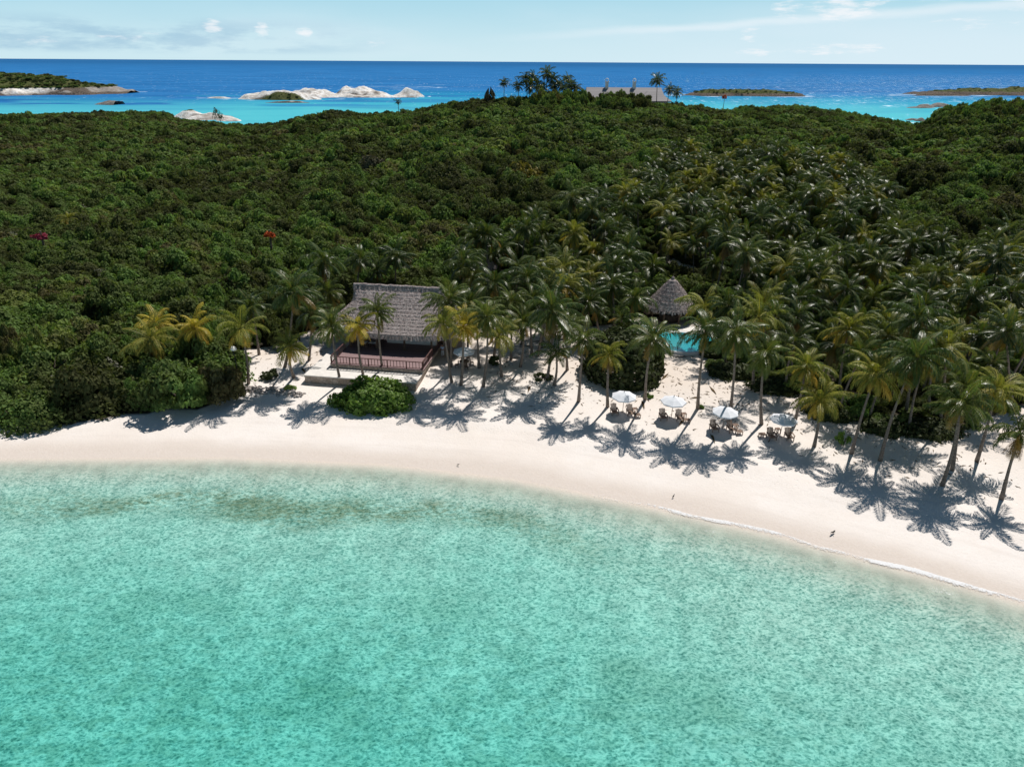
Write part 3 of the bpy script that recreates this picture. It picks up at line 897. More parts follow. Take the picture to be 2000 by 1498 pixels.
def forest_points():
    out = []
    Y = 66.0
    while Y < 560:
        st = 2.15 + max(0, Y - 90) * 0.0040
        xr = 0.80 * Y + 14
        xs = np.arange(-xr, xr, st)
        xs = xs + nrs.uniform(-.45, .45, len(xs)) * st
        ys = Y + nrs.uniform(-.45, .45, len(xs)) * st
        z = ground(xs, ys)
        ok = (z > 0.85) & (sand_mask(xs, ys) < 0.5) & ~near_house(xs, ys) & ~inpoly(xs, ys, GROVE) & (shore_s(xs, ys) > 8)
        u = xs / ys
        ok &= ys < np.interp(u, _u, _d) + 22
        for x, y, zz in zip(xs[ok], ys[ok], z[ok]):
            k = nrs.uniform()
            if y > 85 and nrs.uniform() < 0.09: continue
            r_ = st * (0.62 + 1.25 * k ** 3)
            hgt = (0.9 + 0.75 * r_ + 3.4 * (float(fbm(x * .10, y * .10, 71, 2)) - .25)) * nrs.uniform(0.7, 1.35)
            crest = float(np.interp(x / y, _u, _d))
            if y > crest - 30:
                hgt = min(max(hgt, 1.5), 4.4); r_ = min(r_, 3.2)
            out.append((x, y, zz - 0.15, r_, hgt))
        Y += st * 0.9
    return out


FP = forest_points()
FP = [p for p in FP if -320 < to_px((p[0], p[1], p[2] + 2))[0] < 2320]


def size_px(p):
    return p[3] * p[4] / (p[1] ** 2 + 500)


# keep a belt of taller dark growth on the right-hand rise
big = []
for k in range(70):
    px = rnd.uniform(1812, 2060)
    Y = rnd.uniform(262, 296)
    x = (px - 1000) / F * (Y * .911 + 10)
    big.append((x, Y, gz(x, Y) - .2, rnd.uniform(2.4, 3.8), rnd.uniform(5.8, 8.0)))
for k in range(70):
    px = rnd.uniform(1000, 1345)
    Y = rnd.uniform(268, 284)
    x = (px - 1000) / F * (Y * .911 + 10)
    big.append((x, Y, gz(x, Y) - .2, rnd.uniform(2.2, 3.4), (rnd.uniform(6.4, 8.8) if 1165 < px < 1268 or px < 1140 else rnd.uniform(4.2, 5.6))))
for k in range(150):
    Y = rnd.uniform(112, 285)
    x = rnd.uniform(-.75, .75) * Y
    if inpoly(np.array([x]), np.array([Y]), GROVE)[0] or near_house(np.array([x]), np.array([Y]))[0]: continue
    if Y > float(np.interp(x / Y, _u, _d)) - 35: continue
    r_ = rnd.uniform(2.6, 4.6)
    big.append((x, Y, gz(x, Y) - .2, r_, r_ * rnd.uniform(1.15, 1.6)))
order = sorted(FP, key=size_px, reverse=True)
NIND = 280
IND, REST = order[:NIND], order[NIND:] + big


def wood_zone(p):
    px, _ = to_px(p[:3])
    if p[1] < 95 and px < 470:
        return "low broadleaf tree at the front of the left-hand wood, close to the sand", "broadleaf trees along the left edge of the beach"
    if px < 640:
        return "leafy green scrub tree in the wood behind the yellow palms, left of the thatched pavilion", "scrub trees left of the thatched pavilion"
    if px < 900:
        return "leafy green scrub tree just uphill behind the thatched pavilion", "scrub trees behind the thatched pavilion"
    if px < 1250:
        return "leafy green scrub tree on the slope above the middle of the palm grove", "scrub trees above the middle palms"
    return "leafy green scrub tree on the slope beyond the right-hand palm grove", "scrub trees beyond the right-hand palms"


LOD1_SRC = {}
for i, p in enumerate(IND):
    lab, grp = wood_zone(p)
    r_ = empty("broadleaf_tree", (p[0], p[1], p[2]), rnd.uniform(0, 6.28))
    tag(r_, lab, "tree", grp)
    r_.scale = (p[3], p[3] * rnd.uniform(.85, 1.15), p[4])
    lod1 = i >= NIND - 3
    me = LOD1[NIND - 1 - i] if lod1 else LOD0[i % 5]
    c_ = mesh_obj("crown", me, r_)
    if lod1: LOD1_SRC[NIND - 1 - i] = c_
    elif i < 5: LOD1_SRC[3 + i % 5] = c_
    mesh_obj("trunk", TRUNK, r_)


def scatter(name, pts, protos, sources, label=None):
    """ONE object of kind stuff: crowns set out on points by geometry nodes."""
    me = bpy.data.meshes.new(name)
    n = len(pts)
    me.vertices.add(n)
    me.vertices.foreach_set('co', np.array([p[:3] for p in pts], np.float32).reshape(-1))
    a = me.attributes.new("proto", 'INT', 'POINT'); a.data.foreach_set('value', np.array(protos, np.int32))
    a = me.attributes.new("rotv", 'FLOAT_VECTOR', 'POINT')
    a.data.foreach_set('vector', np.array([(rnd.uniform(-.08, .08), rnd.uniform(-.08, .08), rnd.uniform(0, 6.28)) for _ in range(n)], np.float32).reshape(-1))
    a = me.attributes.new("sclv", 'FLOAT_VECTOR', 'POINT')
    a.data.foreach_set('vector', np.array([(p[3], p[3] * rnd.uniform(.85, 1.15), p[4]) for p in pts], np.float32).reshape(-1))
    o = mesh_obj(name, me)
    ng = bpy.data.node_groups.new(name, 'GeometryNodeTree')
    ng.interface.new_socket("Geometry", in_out='INPUT', socket_type='NodeSocketGeometry')
    ng.interface.new_socket("Geometry", in_out='OUTPUT', socket_type='NodeSocketGeometry')
    N = ng.nodes
    gi, go = N.new('NodeGroupInput'), N.new('NodeGroupOutput')

    def attr(nm, typ):
        x = N.new('GeometryNodeInputNamedAttribute')
        x.data_type = typ
        x.inputs[0].default_value = nm
        return x.outputs[0]
    pr, rv, sv = attr("proto", 'INT'), attr("rotv", 'FLOAT_VECTOR'), attr("sclv", 'FLOAT_VECTOR')
    e2r = N.new('FunctionNodeEulerToRotation')
    ng.links.new(rv, e2r.inputs[0])
    jn = N.new('GeometryNodeJoinGeometry')
    for k, src in sources.items():
        oi = N.new('GeometryNodeObjectInfo')
        oi.inputs[0].default_value = src
        cmp_ = N.new('FunctionNodeCompare')
        cmp_.data_type, cmp_.operation = 'INT', 'EQUAL'
        ng.links.new(pr, cmp_.inputs[2])
        cmp_.inputs[3].default_value = k
        ip = N.new('GeometryNodeInstanceOnPoints')
        ng.links.new(gi.outputs[0], ip.inputs['Points'])
        ng.links.new(cmp_.outputs[0], ip.inputs['Selection'])
        ng.links.new(oi.outputs['Geometry'], ip.inputs['Instance'])
        ng.links.new(e2r.outputs[0], ip.inputs['Rotation'])
        ng.links.new(sv, ip.inputs['Scale'])
        ng.links.new(ip.outputs[0], jn.inputs[0])
    ng.links.new(jn.outputs[0], go.inputs[0])
    md = o.modifiers.new("scatter", 'NODES')
    md.node_group = ng
    tag(o, kind='stuff')
    return o


scatter("forest", REST, [rnd.randrange(3, 8) if p[1] < 190 else rnd.randrange(3) for p in REST], LOD1_SRC)

# scrub on the far islets and headland
pts = []
for nm in ("headland", "limestone_islet", "flat_islet", "rocky_point", "rocky_spit"):
    me = bpy.data.objects[nm].data
    sc_ = me.attributes["scrub"].data
    step = {"headland": 3, "rocky_point": 4, "flat_islet": 3}.get(nm, 6)
    for i in range(0, len(me.vertices), step):
        if sc_[i].value > 0.62 and me.vertices[i].co.z > 1.2 and rnd.random() < .8:
            v = me.vertices[i].co
            s_ = rnd.uniform(.9, 2.4) * (1.3 if nm == "headland" else .7)
            pts.append((v.x + rnd.uniform(-2, 2), v.y + rnd.uniform(-2, 2), v.z - .4, s_ * 1.3, s_ * .9))
scatter("islet_scrub", pts, [rnd.randrange(3) for p in pts], {k: LOD1_SRC[k] for k in range(3)})

# pale twiggy scrub dotted through the wood
me_ = crown_mesh("pale_scrub_source", M['silver'], 260, .07, 9, 77, 1.0)
sp = mesh_obj("foliage", me_)
sproot = empty("silver_bush", (-31, 128, gz(-31, 128) + 1.8))
tag(sproot, "pale twiggy bush in the scrub behind the yellow palms", "bush")
sp.parent = sproot
sproot.scale = (1.6, 1.5, 1.8)
pts = []
for k in range(170):
    Y = rnd.uniform(80, 260)
    x = rnd.uniform(-.75, .75) * Y
    if inpoly(np.array([x]), np.array([Y]), GROVE)[0] or near_house(np.array([x]), np.array([Y]))[0] or sand_mask(np.array([x]), np.array([Y]))[0] > .5: continue
    if Y > float(np.interp(x / Y, _u, _d)) - 30: continue
    q = rnd.uniform(.6, 1.5)
    pts.append((x, Y, gz(x, Y) + rnd.uniform(1.2, 2.4), q, q * rnd.uniform(.8, 1.4)))
scatter("pale_scrub", pts, [0] * len(pts), {0: sp})

# undergrowth beneath the palms
pts = []
gx = [p[0] for p in GROVE]; gy = [p[1] for p in GROVE]
Y = min(gy)
while Y < max(gy):
    for x in np.arange(min(gx), max(gx), 1.9):
        xx, yy = x + rnd.uniform(-.8, .8), Y + rnd.uniform(-.8, .8)
        if inpoly(np.array([xx]), np.array([yy]), GROVE)[0] and not near_house(np.array([xx]), np.array([yy]))[0] and sand_mask(np.array([xx]), np.array([yy]))[0] < .5:
            if rnd.random() < .85:
                pts.append((xx, yy, gz(xx, yy) - .1, rnd.uniform(.9, 1.7), rnd.uniform(.9, 2.1)))
    Y += 1.9
scatter("undergrowth", pts, [rnd.randrange(3, 8) for p in pts], {k: LOD1_SRC[k] for k in range(3, 8)})


def bush(name, c_, dims, material, n, leaf, label, cat, seed, lobes=14, group=None, rz=0.0):
    me = crown_mesh(name, material, n, leaf, lobes, seed, 1.0)
    o = mesh_obj("foliage", me)
    r_ = empty(name, c_, rz)
    tag(r_, label, cat, group)
    o.parent = r_
    o.scale = dims
    t = MB()
    for k in range(5):
        a = k * 1.26 + seed
        t.tube([(math.cos(a) * .15, math.sin(a) * .15, -.1), (math.cos(a) * dims[0] * .3, math.sin(a) * dims[1] * .3, dims[2] * .5)], [.06, .03], 5)
    t.build("stem", M['bark'], r_)
    return r_


def dome(name, c_, dims, material, n, leaf, label, cat, seed, lump_=0.16, inner=0.25):
    """a clipped, closed bush: leaves over an uneven dome."""
    r = np.random.RandomState(seed)
    d = r.normal(size=(n, 3)); d[:, 2] = np.abs(d[:, 2]) - 0.12
    d /= np.linalg.norm(d, axis=1)[:, None]
    th = np.arctan2(d[:, 1], d[:, 0])
    ph = np.arcsin(np.clip(d[:, 2], -1, 1))
    rad = 1 + lump_ * (fbm(np.cos(th) * 2.2 + 7 + ph, np.sin(th) * 2.2 + 5 + ph * 2, seed, 3) - 0.5) * 2
    rad *= r.uniform(1 - inner, 1.03, n)
    e = np.array([dims[0], dims[1], dims[2]])
    pw = np.stack([d[:, 0], d[:, 1], np.sign(d[:, 2]) * np.abs(d[:, 2]) ** 0.75], -1)
    pos = pw * rad[:, None] * e
    pos[:, 2] = np.maximum(pos[:, 2], 0.02)
    nrm = d / e + r.normal(size=(n, 3)) * 0.5 / np.mean(e)
    tone = 0.35 + 0.55 * fbm(pos[:, 0] * .8, pos[:, 1] * .8 + pos[:, 2], seed + 3, 3) + r.uniform(-.28, .28, n) - .12
    me = leaf_mesh("foliage", pos, nrm / np.linalg.norm(nrm, axis=1)[:, None], leaf * r.uniform(.7, 1.3, n), tone, material)
    r_ = empty(name, c_)
    tag(r_, label, cat)
    mesh_obj("foliage", me, r_)
    t = MB()
    for k in range(7):
        a = k * .9
        t.tube([(math.cos(a) * .3, math.sin(a) * .3, -.1), (math.cos(a) * dims[0] * .55, math.sin(a) * dims[1] * .55, dims[2] * .6)], [.09, .04], 5)
    t.build("stem", M['bark'], r_)
    return r_


def on(x, y):
    return Vector((x, y, gz(x, y)))


dome("round_bush", on(-15.6, 71.6), (4.2, 3.3, 2.5), M['bright'], 6500, 0.30, "rounded bright green bush on the sand in front of the wooden deck", "bush", 5, .38, .35)
dome("sea_grape", on(13.6, 79.0), (4.9, 5.2, 5.4), M['grape'], 5200, 0.42, "tall dark round sea grape bush of glossy leaves beside the pool", "bush", 9, .14, .2)
for px, py, d, m, n, lf, lab in [
        (1645, 868, (.75, .7, 1.5), 'bright', 420, .26, "small leafy sapling bush standing alone on the sand at right"),
        (527, 738, (1.2, 1.1, 1.1), 'grape', 500, .24, "small dark bush in palm shade between the lamp post and the deck"),
        (566, 760, (.85, .6, .5), 'bright', 300, .2, "tiny low green bush at the end of the stone edging"),
        (970, 712, (1.1, 1.0, 1.3), 'grape', 500, .24, "small dark shrub among the palm trunks right of the umbrella table"),
        (1060, 742, (1.3, 1.0, .9), 'grape', 420, .24, "low dark shrub at the foot of a big palm on the shaded sand"),
        (1222, 650, (2.6, 1.6, 2.0), 'grape', 900, .28, "dark shrub screening the left arm of the pool"),
        (1266, 776, (.55, .5, .5), 'bright', 200, .2, "tuft of green at the foot of a palm behind the first umbrella"),
        (1370, 797, (.35, .35, .4), 'bright', 130, .18, "tuft of green at the foot of a slim palm behind the second umbrella")]:
    p = hit(px, py)
    bush("shrub", p, d, M[m], n, lf / max(d), lab, "shrub", int(px), 8)
# dark closed shrubs lining the front of the right grove
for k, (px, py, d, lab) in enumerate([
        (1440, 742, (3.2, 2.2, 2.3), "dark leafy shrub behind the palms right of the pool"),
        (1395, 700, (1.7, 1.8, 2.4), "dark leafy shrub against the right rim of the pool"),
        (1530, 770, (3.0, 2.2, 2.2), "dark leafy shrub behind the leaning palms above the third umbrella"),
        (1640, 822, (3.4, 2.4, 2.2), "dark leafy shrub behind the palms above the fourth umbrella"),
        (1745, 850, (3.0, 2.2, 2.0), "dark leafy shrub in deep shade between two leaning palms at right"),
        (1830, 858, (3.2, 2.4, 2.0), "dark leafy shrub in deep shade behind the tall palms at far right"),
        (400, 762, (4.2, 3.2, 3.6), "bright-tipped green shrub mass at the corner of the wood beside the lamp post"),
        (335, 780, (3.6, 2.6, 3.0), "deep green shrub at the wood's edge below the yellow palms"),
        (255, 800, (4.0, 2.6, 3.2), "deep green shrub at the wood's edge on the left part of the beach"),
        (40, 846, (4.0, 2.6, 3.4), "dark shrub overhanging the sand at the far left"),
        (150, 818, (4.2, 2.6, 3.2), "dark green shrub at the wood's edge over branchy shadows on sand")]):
    p = hit(px, py)
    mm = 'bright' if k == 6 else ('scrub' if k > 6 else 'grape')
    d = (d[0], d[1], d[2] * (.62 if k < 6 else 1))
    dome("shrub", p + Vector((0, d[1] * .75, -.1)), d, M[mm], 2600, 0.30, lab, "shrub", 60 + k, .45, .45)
for px, py, d, lab in [(110, 800, (3.0, 2.2, 3.2), "silvery grey bush standing out of the left-hand wood"), (185, 770, (3.2, 2.4, 3.6), "pale silvery bush beside the palm with a brown skirt")]:
    p = hit(px, py)
    bush("silver_bush", p + Vector((0, 1.5, .6)), d, M['silver'], 600, .075, lab, "bush", int(px), 9)
for px, py, D, d, m, nm, cat, lab in [
        (1025, 372, 172, (4.8, 4.0, 5.0), 'yellowtree', "golden_tree", "tree", "yellow leaved tree above the palms on the middle slope"),
        (525, 453, 126, (1.1, 1.0, 1.5), 'orange', "flowering_bush", "bush", "orange flowering bush glowing in the green scrub"),
        (78, 456, 124, (1.6, 1.3, 1.4), 'pink', "flowering_bush", "bush", "pink flowering bush beside a lone palm in the left scrub"),
        (730, 322, 205, (4.6, 3.6, 6.5), 'pine', "casuarina", "tree", "tall brownish round-topped tree standing above the scrub behind the pavilion"),
        (430, 228, 430, (4.5, 3.0, 9.0), 'pine', "casuarina", "tree", "feathery leaning casuarina against the sea beside the rocky spit"),
        (957, 184, 296, (2.9, 2.6, 5.6), 'pine', "conifer", "tree", "dark cone-shaped tree on the hilltop left of the palms"),
        (1415, 190, 310, (1.1, 1.1, 6.0), 'orange', "flower_stalk", "plant", "tall flower stalk with orange top against the turquoise water")]:
    p = atY(px, py, D)
    g = gz(p.x, p.y)
    if nm == "casuarina" and D > 400:
        p = gp(432, 238, 1.5); g = 1.0
    r_ = empty(nm, (p.x, p.y, g - .2))
    tag(r_, lab, cat)
    top = p.z + d[2] * .35 - g
    if nm == "conifer":
        me = crown_mesh("crown", M[m], 900, .15, 9, 7, 1.0)
        for v in me.vertices:
            k = max(.12, 1.1 - v.co.z); v.co.x *= k; v.co.y *= k
        o = mesh_obj("crown", me, r_); o.scale = (d[0] * 1.1, d[1] * 1.1, 7.5); o.location = (0, 0, 1.0)
        MB().tube([(0, 0, -.3), (0, 0, 5)], [.25, .1], 6).build("trunk", M['bark'], r_)
    elif nm == "flower_stalk":
        top = p.z - g
        o = mesh_obj("flower_head", crown_mesh("flower_head", M[m], 160, .3, 6, 3, 1.0), r_); o.scale = (1.0, 1.0, 1.9); o.location = (0, 0, top - .7)
        MB().tube([(0, 0, -.3), (.1, 0, top)], [.14, .07], 6).build("stalk", M['bark'], r_)
    elif nm == "casuarina" and D > 400:
        me = crown_mesh("crown", M[m], 260, .10, 12, 17, 1.0)
        for v in me.vertices:
            v.co.x = v.co.x * (1.15 - .8 * v.co.z) - v.co.z * .75; v.co.y *= (1.1 - .7 * v.co.z)
        o = mesh_obj("crown", me, r_); o.scale = (4.6, 3.0, 9.5); o.location = (0, 0, .6)
        MB().tube([(0, 0, -.3), (-1.2, 0, 5), (-3.2, 0, 9)], [.25, .15, .05], 6).build("trunk", M['bark'], r_)
    else:
        big_ = nm in ("casuarina", "golden_tree")
        o = mesh_obj("crown", crown_mesh("crown", M[m], 1500 if big_ else 350, .11 if big_ else .2, 12, 31 + int(px), .8), r_)
        ch = d[0] * 1.5 if big_ else d[2]
        base = max(0.0, top - ch) if nm == "casuarina" or cat == "bush" else max(0.0, min(top - ch, 1.5 if cat == "bush" else 6))
        o.scale = (d[0], d[1], ch if nm == "casuarina" or cat == "bush" else max(ch, top - base)); o.location = (0, 0, base)
        MB().tube([(0, 0, -.3), (.1, .1, base + 1.5)], [.3, .14], 7).build("trunk", M['bark'], r_)


# ------------------------------------------------------------------ palms
def frond_data(L, e0, azim, bend, r, nl=28, age=0.0, wid=1.0):
    pts, T = [], []
    p = Vector((0, 0, 0)); e = e0
    N_ = 10
    for i in range(N_ + 1):
        t = i / N_
        d = Vector((math.cos(e), 0, math.sin(e)))
        pts.append(p.copy()); T.append(d)
        p = p + d * (L / N_)
        e -= bend / N_ * (0.5 + 1.1 * t)
    twist = r.uniform(-.5, .5)
    Rz = Matrix.Rotation(azim, 3, 'Z')
    V, Fq, age_, tone = [], [], [], []
    side = Vector((0, 1, 0))

    def put(vs, a, tn):
        k = len(V)
        V.extend([Rz @ v for v in vs]); Fq.append((k, k + 1, k + 2, k + 3)); age_.append(a); tone.append(tn)
    ft = r.uniform(.3, .75)
    for i in range(N_):
        w0, w1 = .05 * (1 - i / N_) + .012, .05 * (1 - (i + 1) / N_) + .012
        put([pts[i] - side * w0, pts[i] + side * w0, pts[i + 1] + side * w1, pts[i + 1] - side * w1], min(1, age + .25), .8)
    for sgn in (-1, 1):
        for j in range(nl):
            t = 0.10 + 0.90 * (j + r.uniform(0, .6)) / nl
            t = min(t, .999)
            i = min(int(t * N_), N_ - 1)
            f = t * N_ - i
            b = pts[i].lerp(pts[i + 1], f)
            tan = T[i]
            up = side.cross(tan) * -1
            ln = L * 0.235 * wid * (math.sin(math.pi * min(1, t * .9 + .12)) ** .6) * r.uniform(.85, 1.12) + .08
            out = (side * sgn * math.cos(twist * .5) + up * (0.22 + sgn * twist * .5)).normalized()
            d = (out * .80 + tan * (.55 + .5 * t)).normalized()
            tip = b + d * ln * r.uniform(.75, 1.0) + Vector((r.uniform(-.12, .12), r.uniform(-.12, .12), -1)) * ln * r.uniform(.4, 1.05)
            mid = b + d * ln * .5 + Vector((0, 0, -1)) * ln * .12
            wv = tan * r.uniform(.04, .065)
            put([b, mid - wv, tip, mid + wv], min(1, max(0, age + (t - .5) * .25 * (age > .05) + r.uniform(-.08, .08))), ft + r.uniform(-.22, .22))
    return V, Fq, age_, tone


def palm_crown(name, seed, material, L=2.9, nf=23, agey=0.2, emin=-55):
    r = random.Random(seed)
    V, Fq, A, T = [], [], [], []
    for k in range(nf):
        t = k / (nf - 1)
        e0 = math.radians(82 - (82 - emin) * t ** 0.9 + r.uniform(-17, 17))
        age = 0.0
        if t > 1 - agey: age = r.uniform(.35, 1.0) if r.random() < .75 else 0.1
        ll = L * (0.72 + 0.36 * math.sin(math.pi * min(1, t + .22))) * r.uniform(.72, 1.18)
        v, f, a, tn = frond_data(ll, e0, k * 2.39996 + r.uniform(-.3, .3), math.radians(r.uniform(60, 130) * (1.0 if e0 > 0 else .5)), r, 28, age)
        if k > 3 and r.random() < .10: continue
        b = len(V)
        V += [(x.x, x.y, x.z) for x in v]; Fq += [tuple(i + b for i in q) for q in f]; A += a; T += tn
    me = grid_mesh(name, np.array(V), np.array(Fq))
    me.polygons.foreach_set('use_smooth', np.zeros(len(me.polygons), bool))
    at = me.attributes.new("age", 'FLOAT', 'FACE'); at.data.foreach_set('value', np.clip(np.array(A, np.float32), 0, 1))
    at = me.attributes.new("tone", 'FLOAT', 'FACE'); at.data.foreach_set('value', np.clip(np.array(T, np.float32), 0, 1))
    me.materials.append(material)
    return me


def dry_skirt(name, seed):
    r = random.Random(seed)
    V, Fq, A, T = [], [], [], []
    for k in range(9):
        v, f, a, tn = frond_data(r.uniform(1.5, 2.3), math.radians(r.uniform(-78, -60)), k * .7 + r.uniform(-.2, .2), math.radians(20), r, 14, 0)
        b = len(V)
        V += [(x.x, x.y, x.z - .25) for x in v]; Fq += [tuple(i + b for i in q) for q in f]; A += a; T += tn
    me = grid_mesh(name, np.array(V), np.array(Fq))
    at = me.attributes.new("tone", 'FLOAT', 'FACE'); at.data.foreach_set('value', np.array(T, np.float32))
    me.materials.append(M['dry'])
    return me


PC = {'g': [palm_crown("palm_crown", 10 + i, M['palm'], 3.05, 31 + i % 3, .16, -50 - 3 * i) for i in range(9)],
      'y': [palm_crown("golden_palm_crown", 30 + i, M['gold'], 3.0, 28, .35, -55) for i in range(2)],
      'm': [palm_crown("mixed_palm_crown", 40 + i, M['mixed'], 3.0, 29, .40, -58) for i in range(3)],
      's': [palm_crown("small_palm_crown", 50 + i, M['palm'], 3.0, 18, .12, -25) for i in range(2)]}
SKIRT = [dry_skirt("dry_fronds", 3), dry_skirt("dry_fronds", 4)]
coco = MB()
for k in range(7):
    a = k * .9
    coco.lathe([(0.02, -.14), (.1, -.09), (.13, 0), (.1, .09), (.02, .14)], 8, (math.cos(a) * .26, math.sin(a) * .26, -.28 - .1 * (k % 2)))
M['coco'] = simple("coconut_husk", (0.20, 0.22, 0.07), .6, .2)
_c = coco.build("coconuts", M['coco'], None, True)
COCO = _c.data
bpy.data.objects.remove(_c)


def palm(base, top, kind, diam, label, group=None, skirt=False, seed=0, nuts=False):
    r = random.Random(seed)
    root = empty("palm_tree", base)
    tag(root, label, "palm tree", group)
    b, t = Vector((0, 0, 0)), top - base
    hz = Vector((t.x, t.y, 0))
    n = 9
    pts, rad = [], []
    bow = Vector((r.uniform(-.25, .25), r.uniform(-.25, .25), 0))
    for i in range(n + 1):
        s = i / n
        lean = s ** 0.75 if hz.length > 1.2 else s
        p = hz * lean + Vector((0, 0, t.z * s)) + bow * math.sin(math.pi * s)
        if i == 0: p.z -= .25
        pts.append(p)
        rad.append(.10 + .09 * (1 - s) ** 5 + .035 * (1 - s))
    MB().tube(pts, rad, 8).build("trunk", M['trunk'], root, True)
    c_ = mesh_obj("crown", PC[kind][seed % len(PC[kind])], root)
    c_.location = t
    k = diam / 5.6
    c_.scale = (k, k, k * r.uniform(.92, 1.1))
    c_.rotation_euler = (r.uniform(-.26, .26), r.uniform(-.26, .26), r.uniform(0, 6.28))
    if skirt:
        d = mesh_obj("dry_fronds", SKIRT[seed % 2], root); d.location = t; d.rotation_euler = (0, 0, r.uniform(0, 6)); d.scale = (k, k, k)
    if nuts:
        d = mesh_obj("coconuts", COCO, root); d.location = t; d.scale = (k, k, k)
    return root


